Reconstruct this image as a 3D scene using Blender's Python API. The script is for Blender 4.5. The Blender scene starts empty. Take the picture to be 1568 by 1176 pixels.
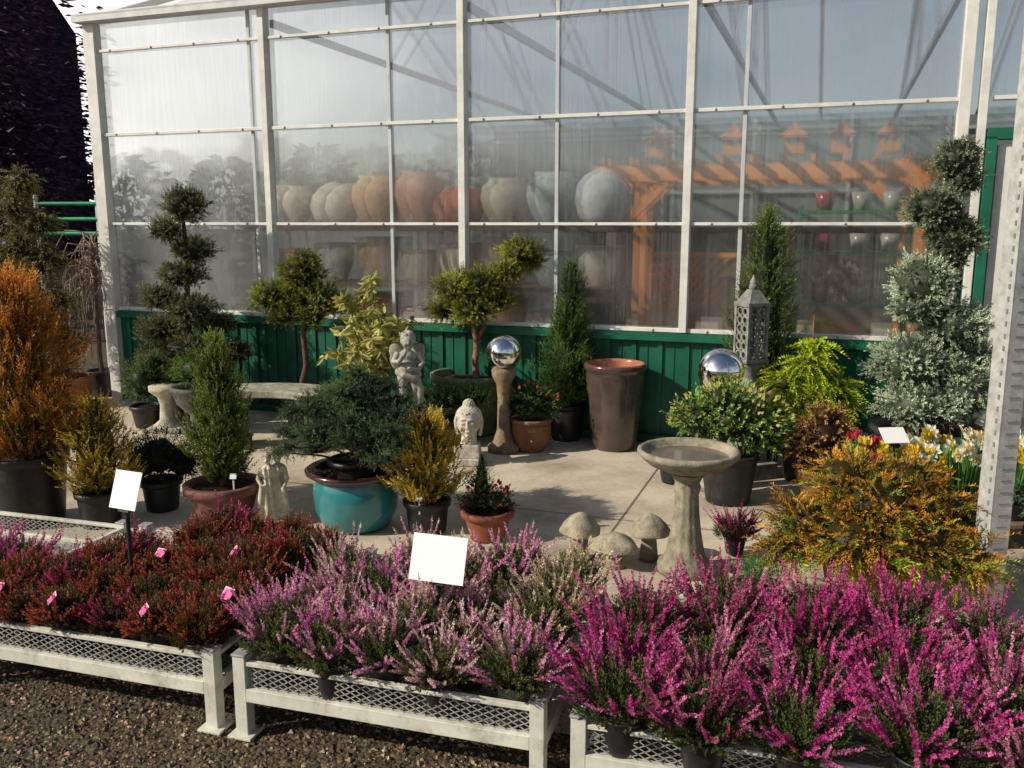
import bpy, math, numpy as np
from mathutils import Vector
R=np.random.default_rng(7)
PI=math.pi
scene=bpy.context.scene
def nrm(a):
    a=np.asarray(a,float); return a/(np.linalg.norm(a,axis=-1,keepdims=True)+1e-9)
# ---------------------------------------------------------------- materials
MATS={}
def nodes(name):
    m=bpy.data.materials.new(name); m.use_nodes=True
    nt=m.node_tree; nt.nodes.clear()
    out=nt.nodes.new('ShaderNodeOutputMaterial')
    return m,nt,out
def N(nt,t,**kw):
    n=nt.nodes.new(t)
    for k,v in kw.items():
        if k in n.inputs.keys(): n.inputs[k].default_value=v
        else: setattr(n,k,v)
    return n
def stdmat(name,rough=.6,metal=0.,nscale=12.,namt=.35,bscale=60.,bstr=.2,spec=.4,coat=0.,vary=None,dist=.004,dirt=None):
    m,nt,out=nodes(name); L=nt.links.new
    at=N(nt,'ShaderNodeAttribute',attribute_name='Col')
    tc=N(nt,'ShaderNodeTexCoord')
    mp=N(nt,'ShaderNodeMapping'); L(tc.outputs['Object'],mp.inputs['Vector'])
    if vary: mp.inputs['Scale'].default_value=vary
    n1=N(nt,'ShaderNodeTexNoise',Scale=nscale,Detail=6.,Roughness=.65); L(mp.outputs[0],n1.inputs['Vector'])
    mr=N(nt,'ShaderNodeMapRange'); mr.inputs['From Min'].default_value=.3; mr.inputs['From Max'].default_value=.7
    mr.inputs['To Min'].default_value=1-namt; mr.inputs['To Max'].default_value=1+namt*.6
    L(n1.outputs['Fac'],mr.inputs['Value'])
    mx=N(nt,'ShaderNodeVectorMath',operation='SCALE'); L(at.outputs['Color'],mx.inputs[0]); L(mr.outputs[0],mx.inputs['Scale'])
    p=N(nt,'ShaderNodeBsdfPrincipled',Roughness=rough,Metallic=metal)
    p.inputs['Specular IOR Level'].default_value=spec; p.inputs['Coat Weight'].default_value=coat
    if dirt:
        n5=N(nt,'ShaderNodeTexNoise',Scale=dirt[0],Detail=9.,Roughness=.78); L(tc.outputs['Object'],n5.inputs['Vector'])
        cr=N(nt,'ShaderNodeMapRange'); cr.inputs['From Min'].default_value=.52; cr.inputs['From Max'].default_value=.68; cr.inputs['To Min'].default_value=0; cr.inputs['To Max'].default_value=dirt[1]; L(n5.outputs['Fac'],cr.inputs['Value'])
        md=N(nt,'ShaderNodeMix',data_type='RGBA'); L(cr.outputs[0],md.inputs['Factor']); L(mx.outputs[0],md.inputs[6]); md.inputs[7].default_value=(*dirt[2],1); L(md.outputs[2],p.inputs['Base Color'])
    else: L(mx.outputs[0],p.inputs['Base Color'])
    if bstr>0:
        n2=N(nt,'ShaderNodeTexNoise',Scale=bscale,Detail=5.); L(mp.outputs[0],n2.inputs['Vector'])
        bp=N(nt,'ShaderNodeBump',Strength=bstr,Distance=dist); L(n2.outputs['Fac'],bp.inputs['Height']); L(bp.outputs[0],p.inputs['Normal'])
    L(p.outputs[0],out.inputs[0]); MATS[name]=m; return m
def leafmat(name,tr=.3,rough=.55,spec=.25):
    m,nt,out=nodes(name); L=nt.links.new
    at=N(nt,'ShaderNodeAttribute',attribute_name='Col')
    p=N(nt,'ShaderNodeBsdfPrincipled',Roughness=rough); p.inputs['Specular IOR Level'].default_value=spec
    t=N(nt,'ShaderNodeBsdfTranslucent'); mx=N(nt,'ShaderNodeMixShader',Fac=tr)
    L(at.outputs['Color'],p.inputs['Base Color']); L(at.outputs['Color'],t.inputs['Color'])
    L(p.outputs[0],mx.inputs[1]); L(t.outputs[0],mx.inputs[2]); L(mx.outputs[0],out.inputs[0]); MATS[name]=m
leafmat('leaf',.35,.5,.35); leafmat('petal',.4,.6,.2)
stdmat('stone',.85,0,14,.55,90,.8,.25,dirt=(22,.6,(.09,.085,.06)))
stdmat('terracotta',.7,0,8,.4,50,.3,.3,dirt=(9,.4,(.3,.22,.16)))
stdmat('glaze',.2,0,7,.35,30,.12,.5,.4)
stdmat('blackplastic',.45,0,10,.3,30,.1,.4,dirt=(14,.35,(.09,.08,.06)))
stdmat('paint',.45,0,9,.25,60,.15,.4,dirt=(10,.65,(.2,.16,.11)))
stdmat('frame',.4,0,6,.18,60,.08,.4,dirt=(7,.25,(.3,.27,.22)))
stdmat('galv',.5,.25,16,.35,60,.2,.4,dirt=(18,.4,(.18,.14,.1)))
stdmat('greenpaint',.45,0,4,.4,40,.1,.4)
stdmat('wood',.7,0,7,.35,60,.3,.25,vary=(1,1,.2))
stdmat('bark',.9,0,20,.5,60,.8,.1,dist=.01)
stdmat('soil',.95,0,60,.6,80,1.,.1,dist=.02)
stdmat('mirror',.035,1.,3,.05,5,.0,.5)
stdmat('card',.6,0,5,.03,5,0,.3)
stdmat('pebble',.75,0,40,.4,90,.3,.35)
stdmat('milky',.7,0,2,.1,5,0,.2)
def polymat(name,whit):
    m,nt,out=nodes(name); L=nt.links.new
    tc=N(nt,'ShaderNodeTexCoord'); mp=N(nt,'ShaderNodeMapping'); mp.inputs['Scale'].default_value=(1,1,.02)
    L(tc.outputs['Object'],mp.inputs['Vector'])
    n=N(nt,'ShaderNodeTexNoise',Scale=70.,Detail=4.,Roughness=.7); L(mp.outputs[0],n.inputs['Vector'])
    n3=N(nt,'ShaderNodeTexNoise',Scale=1.1,Detail=5.,Roughness=.6); L(tc.outputs['Object'],n3.inputs['Vector'])
    bp=N(nt,'ShaderNodeBump',Strength=.3,Distance=.002); L(n.outputs['Fac'],bp.inputs['Height'])
    tr=N(nt,'ShaderNodeBsdfTransparent'); tr.inputs[0].default_value=(.93,.95,.95,1)
    rf=N(nt,'ShaderNodeBsdfRefraction',Roughness=.15,IOR=1.1); rf.inputs[0].default_value=(.95,.96,.96,1)
    tm=N(nt,'ShaderNodeMixShader',Fac=.6); L(tr.outputs[0],tm.inputs[1]); L(rf.outputs[0],tm.inputs[2])
    df=N(nt,'ShaderNodeBsdfDiffuse'); df.inputs[0].default_value=(.6,.64,.66,1)
    tl=N(nt,'ShaderNodeBsdfTranslucent'); tl.inputs[0].default_value=(.6,.64,.66,1)
    dm=N(nt,'ShaderNodeMixShader',Fac=.5); L(df.outputs[0],dm.inputs[1]); L(tl.outputs[0],dm.inputs[2])
    mr=N(nt,'ShaderNodeMapRange'); mr.inputs['From Min'].default_value=.3; mr.inputs['From Max'].default_value=.7
    mr.inputs['To Min'].default_value=whit-.08; mr.inputs['To Max'].default_value=whit+.14; L(n.outputs['Fac'],mr.inputs['Value'])
    sb=N(nt,'ShaderNodeMath',operation='SUBTRACT'); L(mr.outputs[0],sb.inputs[0]); sb.inputs[1].default_value=.15
    ad=N(nt,'ShaderNodeMath',operation='MULTIPLY_ADD'); ad.use_clamp=True; L(n3.outputs['Fac'],ad.inputs[0]); ad.inputs[1].default_value=.32; L(sb.outputs[0],ad.inputs[2])
    m1=N(nt,'ShaderNodeMixShader'); L(ad.outputs[0],m1.inputs[0]); L(tm.outputs[0],m1.inputs[1]); L(dm.outputs[0],m1.inputs[2])
    gl=N(nt,'ShaderNodeBsdfGlossy',Roughness=.06); gl.inputs[0].default_value=(.97,.98,1,1); L(bp.outputs[0],gl.inputs['Normal'])
    fr=N(nt,'ShaderNodeFresnel',IOR=1.6)
    fa=N(nt,'ShaderNodeMath',operation='MULTIPLY_ADD'); L(fr.outputs[0],fa.inputs[0]); fa.inputs[1].default_value=1.5; fa.inputs[2].default_value=.15
    m2=N(nt,'ShaderNodeMixShader'); L(fa.outputs[0],m2.inputs[0]); L(m1.outputs[0],m2.inputs[1]); L(gl.outputs[0],m2.inputs[2])
    L(m2.outputs[0],out.inputs[0]); MATS[name]=m
polymat('poly',.075)
m,nt,out=nodes('roofpoly'); L=nt.links.new
tr=N(nt,'ShaderNodeBsdfTransparent'); df=N(nt,'ShaderNodeBsdfDiffuse'); df.inputs[0].default_value=(.85,.87,.88,1)
tl=N(nt,'ShaderNodeBsdfTranslucent'); tl.inputs[0].default_value=(.34,.38,.4,1)
a=N(nt,'ShaderNodeMixShader',Fac=.5); L(df.outputs[0],a.inputs[1]); L(tl.outputs[0],a.inputs[2])
c=N(nt,'ShaderNodeMixShader',Fac=.42); L(tr.outputs[0],c.inputs[1]); L(a.outputs[0],c.inputs[2]); L(c.outputs[0],out.inputs[0]); MATS['roofpoly']=m
m,nt,out=nodes('glass'); L=nt.links.new
tr=N(nt,'ShaderNodeBsdfTransparent'); gl=N(nt,'ShaderNodeBsdfGlossy',Roughness=.02)
c=N(nt,'ShaderNodeMixShader',Fac=.2); L(tr.outputs[0],c.inputs[1]); L(gl.outputs[0],c.inputs[2]); L(c.outputs[0],out.inputs[0]); MATS['glass']=m
def groundmat():
    m,nt,out=nodes('gravel_ground'); L=nt.links.new
    tc=N(nt,'ShaderNodeTexCoord')
    vo=N(nt,'ShaderNodeTexVoronoi',Scale=60.); L(tc.outputs['Object'],vo.inputs['Vector'])
    no=N(nt,'ShaderNodeTexNoise',Scale=1.5,Detail=8.,Roughness=.7); L(tc.outputs['Object'],no.inputs['Vector'])
    cr=N(nt,'ShaderNodeValToRGB'); L(vo.outputs['Color'],cr.inputs[0])
    cr.color_ramp.elements[0].color=(.04,.029,.017,1); cr.color_ramp.elements[1].color=(.19,.145,.09,1)
    e=cr.color_ramp.elements.new(.7); e.color=(.08,.06,.037,1)
    c2=N(nt,'ShaderNodeValToRGB'); L(no.outputs['Fac'],c2.inputs[0])
    c2.color_ramp.elements[0].position=.3; c2.color_ramp.elements[0].color=(.6,.6,.6,1); c2.color_ramp.elements[1].position=.7; c2.color_ramp.elements[1].color=(1.3,1.2,1.05,1)
    mx=N(nt,'ShaderNodeVectorMath',operation='MULTIPLY'); L(cr.outputs[0],mx.inputs[0]); L(c2.outputs[0],mx.inputs[1])
    p=N(nt,'ShaderNodeBsdfPrincipled',Roughness=.8); L(mx.outputs[0],p.inputs['Base Color'])
    bp=N(nt,'ShaderNodeBump',Strength=.9,Distance=.01); L(vo.outputs['Distance'],bp.inputs['Height']); bp.invert=True
    L(bp.outputs[0],p.inputs['Normal']); L(p.outputs[0],out.inputs[0]); MATS['gravel_ground']=m
groundmat()
def concmat():
    m,nt,out=nodes('concrete_floor'); L=nt.links.new
    tc=N(nt,'ShaderNodeTexCoord')
    n1=N(nt,'ShaderNodeTexNoise',Scale=1.3,Detail=9.,Roughness=.68); L(tc.outputs['Object'],n1.inputs['Vector'])
    n2=N(nt,'ShaderNodeTexNoise',Scale=45.,Detail=6.,Roughness=.7); L(tc.outputs['Object'],n2.inputs['Vector'])
    cr=N(nt,'ShaderNodeValToRGB'); L(n1.outputs['Fac'],cr.inputs[0])
    cr.color_ramp.elements[0].position=.34; cr.color_ramp.elements[0].color=(.28,.23,.165,1)
    cr.color_ramp.elements[1].position=.58; cr.color_ramp.elements[1].color=(.58,.51,.4,1)
    mr=N(nt,'ShaderNodeMapRange'); mr.inputs['To Min'].default_value=.65; mr.inputs['To Max'].default_value=1.35; L(n2.outputs['Fac'],mr.inputs['Value'])
    mx=N(nt,'ShaderNodeVectorMath',operation='SCALE'); L(cr.outputs[0],mx.inputs[0]); L(mr.outputs[0],mx.inputs['Scale'])
    p=N(nt,'ShaderNodeBsdfPrincipled',Roughness=.75); L(mx.outputs[0],p.inputs['Base Color'])
    bp=N(nt,'ShaderNodeBump',Strength=.35,Distance=.004); L(n2.outputs['Fac'],bp.inputs['Height']); L(bp.outputs[0],p.inputs['Normal'])
    L(p.outputs[0],out.inputs[0]); MATS['concrete_floor']=m
concmat()
# ---------------------------------------------------------------- builder
class Bd:
    def __init__(s): s.p=[]
    def add(s,V,F,mat,col=(.5,.5,.5),sm=False):
        V=np.asarray(V,float).reshape(-1,3); F=np.asarray(F,int)
        c=np.broadcast_to(np.asarray(col,float),(len(V),3)); s.p.append((V,F,mat,c,sm))
    def mesh(s,name):
        me=bpy.data.meshes.new(name); off=0; Vs=[];Cs=[];LI=[];LS=[];MI=[];SM=[];mats=[];lo=0
        for V,F,mat,c,sm in s.p:
            if mat not in mats: mats.append(mat)
            Vs.append(V);Cs.append(c);k=F.shape[1]
            LI.append((F+off).ravel()); LS.append(lo+np.arange(len(F))*k); lo+=F.size
            MI.append(np.full(len(F),mats.index(mat))); SM.append(np.full(len(F),sm)); off+=len(V)
        V=np.concatenate(Vs);C=np.concatenate(Cs);LI=np.concatenate(LI);LS=np.concatenate(LS);MI=np.concatenate(MI);SM=np.concatenate(SM)
        me.vertices.add(len(V)); me.vertices.foreach_set('co',V.astype(np.float32).ravel())
        me.loops.add(len(LI)); me.loops.foreach_set('vertex_index',LI.astype(np.int32))
        me.polygons.add(len(LS)); me.polygons.foreach_set('loop_start',LS.astype(np.int32))
        me.update(calc_edges=True)
        me.polygons.foreach_set('material_index',MI.astype(np.int32)); me.polygons.foreach_set('use_smooth',SM)
        at=me.attributes.new('Col','FLOAT_COLOR','POINT')
        at.data.foreach_set('color',np.concatenate([np.clip(C,0,1),np.ones((len(C),1))],1).astype(np.float32).ravel())
        for k in mats: me.materials.append(MATS[k])
        me.update(); return me
    def build(s,name,loc=(0,0,0),rz=0,parent=None,bevel=0):
        o=bpy.data.objects.new(name,s.mesh(name)); scene.collection.objects.link(o)
        o.location=loc; o.rotation_euler=(0,0,rz)
        if parent: o.parent=parent
        if bevel:
            md=o.modifiers.new('b','BEVEL'); md.width=bevel; md.segments=2; md.limit_method='ANGLE'
        return o
def link(name,me,loc,rz=0,sc=1):
    o=bpy.data.objects.new(name,me); scene.collection.objects.link(o); o.location=loc; o.rotation_euler=(0,0,rz); o.scale=(sc,)*3; return o
def empty(name,loc=(0,0,0),rz=0):
    o=bpy.data.objects.new(name,None); scene.collection.objects.link(o); o.location=loc; o.rotation_euler=(0,0,rz); return o
BF=np.array([[0,3,2,1],[4,5,6,7],[0,1,5,4],[1,2,6,5],[2,3,7,6],[3,0,4,7]])
def box(b,c,s,mat,col,rz=0,tp=1.,rx=0,ry=0):
    sx,sy,sz=np.array(s)/2
    V=np.array([[-sx,-sy,-sz],[sx,-sy,-sz],[sx,sy,-sz],[-sx,sy,-sz],[-sx*tp,-sy*tp,sz],[sx*tp,-sy*tp,sz],[sx*tp,sy*tp,sz],[-sx*tp,sy*tp,sz]])
    if rx: V=V@np.array([[1,0,0],[0,math.cos(rx),-math.sin(rx)],[0,math.sin(rx),math.cos(rx)]]).T
    if ry: V=V@np.array([[math.cos(ry),0,math.sin(ry)],[0,1,0],[-math.sin(ry),0,math.cos(ry)]]).T
    if rz: V=V@np.array([[math.cos(rz),-math.sin(rz),0],[math.sin(rz),math.cos(rz),0],[0,0,1]]).T
    b.add(V+np.array(c),BF,mat,col)
def beam(b,p,q,w,h,mat,col):
    p=np.array(p,float);q=np.array(q,float);d=nrm(q-p);up=np.array([0,0,1.]) if abs(d[2])<.95 else np.array([0,1.,0])
    s=nrm(np.cross(d,up));u=np.cross(s,d)
    V=[e+s*i*w/2+u*j*h/2 for e in(p,q) for i,j in((-1,-1),(1,-1),(1,1),(-1,1))]
    b.add(V,BF,mat,col)
def grid_faces(n,m,closed=True):
    i=np.arange(n-1)[:,None]; j=np.arange(m if closed else m-1)[None]; j2=(j+1)%m
    return np.stack([i*m+j,i*m+j2,(i+1)*m+j2,(i+1)*m+j],-1).reshape(-1,4)
def tube(b,P,r,mat,col,seg=8):
    P=np.array(P,float);n=len(P);r=np.broadcast_to(r,(n,)); T=nrm(np.gradient(P,axis=0))
    ref=np.array([0,0,1.]) if abs(T[0,2])<.9 else np.array([1.,0,0])
    U=nrm(np.cross(T,ref));W=np.cross(T,U);a=np.arange(seg)*2*PI/seg
    V=P[:,None]+r[:,None,None]*(U[:,None]*np.cos(a)[None,:,None]+W[:,None]*np.sin(a)[None,:,None])
    V=V.reshape(-1,3); b.add(V,grid_faces(n,seg),mat,col,True)
    for k,o in((0,0),(n-1,(n-1)*seg)):
        VV=np.concatenate([V[o:o+seg],P[k:k+1]]);F=[[i,(i+1)%seg,seg] for i in range(seg)]; b.add(VV,F,mat,col,True)
def lathe(b,prof,mat,col,c=(0,0,0),seg=32,mod=None,sm=True):
    pr=np.array(prof,float);a=np.arange(seg)*2*PI/seg
    r=np.repeat(pr[:,0:1],seg,1); z=np.repeat(pr[:,1:2],seg,1)
    if mod: r=r*mod(a[None],z)
    V=np.stack([r*np.cos(a),r*np.sin(a),z],-1).reshape(-1,3)+np.array(c)
    if len(np.shape(col))==2: col=np.repeat(np.array(col),seg,0)
    b.add(V,grid_faces(len(pr),seg),mat,col,sm)
def ell(b,c,r,mat,col,lump=0,nu=16,nv=10,rz=0,ry=0):
    th=np.linspace(0,PI,nv)[:,None];a=np.arange(nu)[None]*2*PI/nu
    d=np.stack([np.sin(th)*np.cos(a),np.sin(th)*np.sin(a),np.cos(th)+0*a],-1).reshape(-1,3)
    k=1.
    if lump: k=1+lump*np.sin(d[:,0:1]*7+c[0]*9)*np.sin(d[:,1:2]*6+c[1]*5)*np.sin(d[:,2:3]*6+c[2]*7)*2
    V=d*np.array(r)*k
    if ry: V=V@np.array([[math.cos(ry),0,math.sin(ry)],[0,1,0],[-math.sin(ry),0,math.cos(ry)]]).T
    if rz: V=V@np.array([[math.cos(rz),-math.sin(rz),0],[math.sin(rz),math.cos(rz),0],[0,0,1]]).T
    b.add(V+np.array(c),grid_faces(nv,nu),mat,col,True)
def leaves(b,P,D,Ln,W,col,mat='leaf',fold=.25,big=False,up=None):
    n=len(P);D=nrm(D);Ln=np.broadcast_to(Ln,(n,))[:,None];W=np.broadcast_to(W,(n,))[:,None]
    ref=R.normal(size=(n,3)) if up is None else up+R.normal(size=(n,3))*.25
    S=nrm(np.cross(D,ref));Nn=np.cross(S,D); col=np.broadcast_to(col,(n,3))
    if not big:
        V=np.stack([P,P+D*Ln*.45+S*W/2+Nn*W*fold,P+D*Ln,P+D*Ln*.45-S*W/2+Nn*W*fold],1)
        b.add(V.reshape(-1,3),np.arange(n*4).reshape(n,4),mat,np.repeat(col,4,0))
    else:
        V=np.stack([P,P+D*Ln*.3+S*W/2+Nn*W*fold,P+D*Ln*.7+S*W*.4+Nn*W*fold*.6,P+D*Ln-Nn*W*fold*.6,P+D*Ln*.7-S*W*.4+Nn*W*fold*.6,P+D*Ln*.3-S*W/2+Nn*W*fold],1)
        i=np.arange(n)[:,None]*6
        F=np.concatenate([i+np.array([[0,1,2,3]]),i+np.array([[0,3,4,5]])],0)
        b.add(V.reshape(-1,3),F,mat,np.repeat(col,6,0))
GAIN=1.75
def sprays(b,B,D,L,k,ll,lw,ang,cb,ct,mat='leaf',curve=0.,flat=False,taper=.5,cj=.2,big=False):
    n=len(B);D=nrm(D);L=np.broadcast_to(L,(n,)).astype(float)
    g=GAIN if mat=='leaf' else 1.
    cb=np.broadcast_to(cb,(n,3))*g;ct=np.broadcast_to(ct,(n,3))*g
    u=nrm(np.cross(D,R.normal(size=(n,3))));v=np.cross(D,u)
    s=(np.arange(k)+.5)/k
    phi=(np.arange(k)%2)*PI+R.normal(size=(n,k))*.25 if flat else np.arange(k)*2.4+R.random((n,1))*6.28
    a=ang*(1-.45*s)[None]+R.normal(size=(n,k))*.12
    pos=B[:,None]+D[:,None]*(L[:,None]*s)[...,None]; pos[...,2]+=curve*L[:,None]*s*s
    rad=u[:,None]*np.cos(phi)[...,None]+v[:,None]*np.sin(phi)[...,None]
    dr=D[:,None]*np.cos(a)[...,None]+rad*np.sin(a)[...,None]
    ln=ll*(1-taper*s)[None]*(.7+.6*R.random((n,k)))
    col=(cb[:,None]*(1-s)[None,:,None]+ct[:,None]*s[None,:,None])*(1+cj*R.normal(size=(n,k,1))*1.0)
    leaves(b,pos.reshape(-1,3),dr.reshape(-1,3),ln.ravel(),(ln*lw/ll).ravel(),np.clip(col.reshape(-1,3),0.002,1),mat,big=big)
def rdir(n,zmin=-1):
    z=R.uniform(zmin,1,n);a=R.random(n)*2*PI;q=np.sqrt(1-z*z);return np.stack([q*np.cos(a),q*np.sin(a),z],1)
def cn(P,f,seed=0.):
    return np.sin(P[:,0]*f+seed)*np.sin(P[:,1]*f*1.1+1+seed)+np.sin(P[:,2]*f*1.3+P[:,0]*f*.5+seed*2)*.6
def clumps(b,balls,cb,ct,dens=900,L=.07,k=10,ll=.022,lw=.009,ang=.8,up=.35,core=.62,curve=0.,var=.35,mat='leaf',big=False,flat=False):
    cb=np.array(cb);ct=np.array(ct)
    for q in balls:
        c=np.array(q[:3]);r=np.array([q[3],q[3],q[4] if len(q)>4 else q[3]])
        n=int(dens*4*PI*r[0]*r[2]); d=rdir(n)
        lum=1+.16*np.sin(d[:,0:1]*5+c[2]*20)*np.sin(d[:,1:2]*5+c[0]*9)+.13*np.sin(d[:,2:3]*9+d[:,0:1]*6+c[0]*30)
        P=c+d*r*lum*(1-.42*R.random((n,1))**1.5)-d*L*.5
        D=nrm(d+np.array([0,0,up])+R.normal(size=(n,3))*.45)
        f=np.clip(1+var*cn(P,22,c[0]*3)+.18*R.normal(size=n),.3,2)[:,None]
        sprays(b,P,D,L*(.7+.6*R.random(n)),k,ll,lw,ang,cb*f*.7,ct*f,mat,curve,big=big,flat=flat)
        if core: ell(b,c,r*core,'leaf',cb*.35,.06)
def cone(b,c,r,h,n,cb,ct,L=.08,k=12,ll=.02,lw=.01,ang=.7,up=.9,pw=.8,var=.35,z0=.06,lump=.16,flat=True,core=True,curve=0,mat='leaf',belly=.25):
    cb=np.array(cb);ct=np.array(ct);c=np.array(c,float)
    t=R.random(n)**1.35
    def prof(t): return np.minimum(1,(t/belly*.45+.55)) * np.clip(1-t,0,1)**pw*1.12
    a=R.random(n)*2*PI
    rr=r*prof(t)*(1+lump*np.sin(a*3+t*11+c[0]*5)+lump*.8*np.sin(a*5-t*23+c[1]*3))*(1-.45*R.random(n)**1.6)
    o=np.stack([np.cos(a),np.sin(a),0*a],1)
    P=c+o*rr[:,None]; P[:,2]+=z0+t*(h-z0)*.97
    D=nrm(o*(1-.5*t[:,None])+np.array([0,0,up])+R.normal(size=(n,3))*.32)
    P=P-D*L*.5
    f=np.clip(1+var*cn(P,16,c[0])+.2*R.normal(size=n),.3,2.2)[:,None]
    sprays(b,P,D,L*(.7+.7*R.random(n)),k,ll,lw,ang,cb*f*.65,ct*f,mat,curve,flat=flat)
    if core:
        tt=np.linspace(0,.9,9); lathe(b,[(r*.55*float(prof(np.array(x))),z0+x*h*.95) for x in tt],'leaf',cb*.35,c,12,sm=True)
BLK=(.018,.018,.02)
def pot(b,rt,rb,h,mat='blackplastic',col=BLK,rim=.02,c=(0,0,0),soil=True,seg=36,bands=(),bulge=0.):
    pr=[(0,0),(rb*.98,0),(rb,.008)]
    for t in np.linspace(.1,.86,9):
        rr=rb+(rt-rb)*t+bulge*math.sin(t*PI)
        pr.append((rr,h*t))
    pr+=[(rt*.985,h-rim*1.6),(rt+rim*.5,h-rim*1.5),(rt+rim*.6,h-.003),(rt+rim*.3,h),(rt-rim*.6,h),(rt-rim*.8,h-.01),(rt*.88-rim*.3,h*.82)]
    lathe(b,pr,mat,col,c,seg)
    if soil: lathe(b,[(rt*.93,h*.88),(rt*.5,h*.9),(0,h*.91)],'soil',(.05,.035,.025),c,24)
def stem(b,p0,p1,r0,r1,n=7,wig=.01,mat='bark',col=(.12,.08,.055)):
    p0=np.array(p0,float);p1=np.array(p1,float);t=np.linspace(0,1,n)[:,None]
    P=p0*(1-t)+p1*t; P[1:-1]+=R.normal(size=(n-2,3))*wig
    tube(b,P,r0+(r1-r0)*t[:,0],mat,col,8)
def tag(b,x,y,z,w=.035,h=.03,col=(.8,.8,.8),col2=None,rz=0.,tilt=-.5):
    box(b,(x,y,z-.03),(.008,.0015,.08),'card',(.75,.75,.75),rz)
    box(b,(x,y,z+.02),(w,.0018,h),'card',col,rz,rx=tilt)
    if col2 is not None:
        box(b,(x,y-.0025,z+.02),(w*.8,.0018,h*.8),'card',col2,rz,rx=tilt)
# ---------------------------------------------------------------- camera/light/world
cam=bpy.data.cameras.new('camera'); co=bpy.data.objects.new('camera',cam); scene.collection.objects.link(co)
co.location=(0,0,1.65); co.rotation_euler=(math.radians(90-10.23),0,0); cam.lens=31.2; cam.sensor_width=36; cam.clip_end=2000; scene.camera=co
sd=Vector((-.91,-.27,.6)).normalized()
sun=bpy.data.lights.new('sun','SUN'); sun.energy=5.; sun.angle=math.radians(.5); sun.color=(1,.9,.74)
so=bpy.data.objects.new('sun',sun); scene.collection.objects.link(so); so.rotation_euler=sd.to_track_quat('Z','Y').to_euler(); so.location=(-5,-2,8)
w=bpy.data.worlds.new('World'); scene.world=w; w.use_nodes=True; nt=w.node_tree; nt.nodes.clear(); L=nt.links.new
out=N(nt,'ShaderNodeOutputWorld'); bg=N(nt,'ShaderNodeBackground',Strength=.07)
sk=N(nt,'ShaderNodeTexSky'); sk.sky_type='NISHITA'; sk.sun_disc=False; sk.sun_elevation=math.asin(sd.z); sk.sun_rotation=math.atan2(sd.x,sd.y)
tc=N(nt,'ShaderNodeTexCoord'); mp=N(nt,'ShaderNodeMapping'); mp.inputs['Scale'].default_value=(1,1,2.2); L(tc.outputs['Generated'],mp.inputs[0])
no=N(nt,'ShaderNodeTexNoise',Scale=2.4,Detail=7.,Roughness=.55); L(mp.outputs[0],no.inputs['Vector'])
cr=N(nt,'ShaderNodeValToRGB'); cr.color_ramp.elements[0].position=.42; cr.color_ramp.elements[1].position=.53; L(no.outputs['Fac'],cr.inputs[0])
sx=N(nt,'ShaderNodeSeparateXYZ'); L(tc.outputs['Generated'],sx.inputs[0])
def mrange(src,a,b_,c,d):
    q=N(nt,'ShaderNodeMapRange'); q.inputs['From Min'].default_value=a; q.inputs['From Max'].default_value=b_; q.inputs['To Min'].default_value=c; q.inputs['To Max'].default_value=d; L(src,q.inputs['Value']); return q.outputs[0]
def mth(op,a,b_):
    q=N(nt,'ShaderNodeMath',operation=op); L(a,q.inputs[0]); L(b_,q.inputs[1]); return q.outputs[0]
mzo=mrange(sx.outputs[2],.3,.62,1,.1)
back=mth('MULTIPLY',mrange(sx.outputs[1],.2,.7,0,1),mrange(sx.outputs[0],0.0,-.35,.06,1))
mxx=mth('MAXIMUM',mrange(sx.outputs[0],-.5,-.85,.16,1),back)  # bright cloud banks made up by direction to shape the wall's reflections
fac=mth('MULTIPLY',mth('MULTIPLY',cr.outputs[0],mzo),mxx)
mx=N(nt,'ShaderNodeMix',data_type='RGBA'); L(fac,mx.inputs['Factor']); L(sk.outputs[0],mx.inputs[6]); mx.inputs[7].default_value=(21,20.4,19.4,1)
L(mx.outputs[2],bg.inputs[0]); L(bg.outputs[0],out.inputs[0])
scene.view_settings.view_transform='Standard'; scene.view_settings.look='None'; scene.view_settings.exposure=0
# ---------------------------------------------------------------- ground
C0=np.array([-3.74,8.37]); AW=math.atan2(-.338,.941); EW=np.array([math.cos(AW),math.sin(AW)]); NW=np.array([-math.sin(AW),math.cos(AW)])
def W(x,y,z=0): 
    p=C0+EW*x+NW*y; return (p[0],p[1],z)
b=Bd(); b.add([[-300,-300,0],[300,-300,0],[300,300,0],[-300,300,0]],[[0,1,2,3]],'gravel_ground'); b.build('ground')
b=Bd(); b.add([[-.9,-4.05,0],[15,-4.05,0],[15,12,0],[-.9,12,0]],[[0,1,2,3]],'concrete_floor')
for x in (1.9,5.3,8.7): b.add([[x,-4.04,.004],[x+.006,-4.04,.004],[x+.006,-.02,.004],[x,-.02,.004]],[[0,1,2,3]],'soil',(.13,.11,.085))
for y in (-1.9,): b.add([[-.89,y,.005],[14,y,.005],[14,y+.006,.005],[-.89,y+.006,.005]],[[0,1,2,3]],'soil',(.13,.11,.085))
b.build('concrete_patio',(C0[0],C0[1],.004),AW)
n=17000
oc=np.array([[1,0,0],[-1,0,0],[0,1,0],[0,-1,0],[0,0,1],[0,0,-1]],float)
of=np.array([[0,2,4],[2,1,4],[1,3,4],[3,0,4],[2,0,5],[1,2,5],[3,1,5],[0,3,5]])
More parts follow.
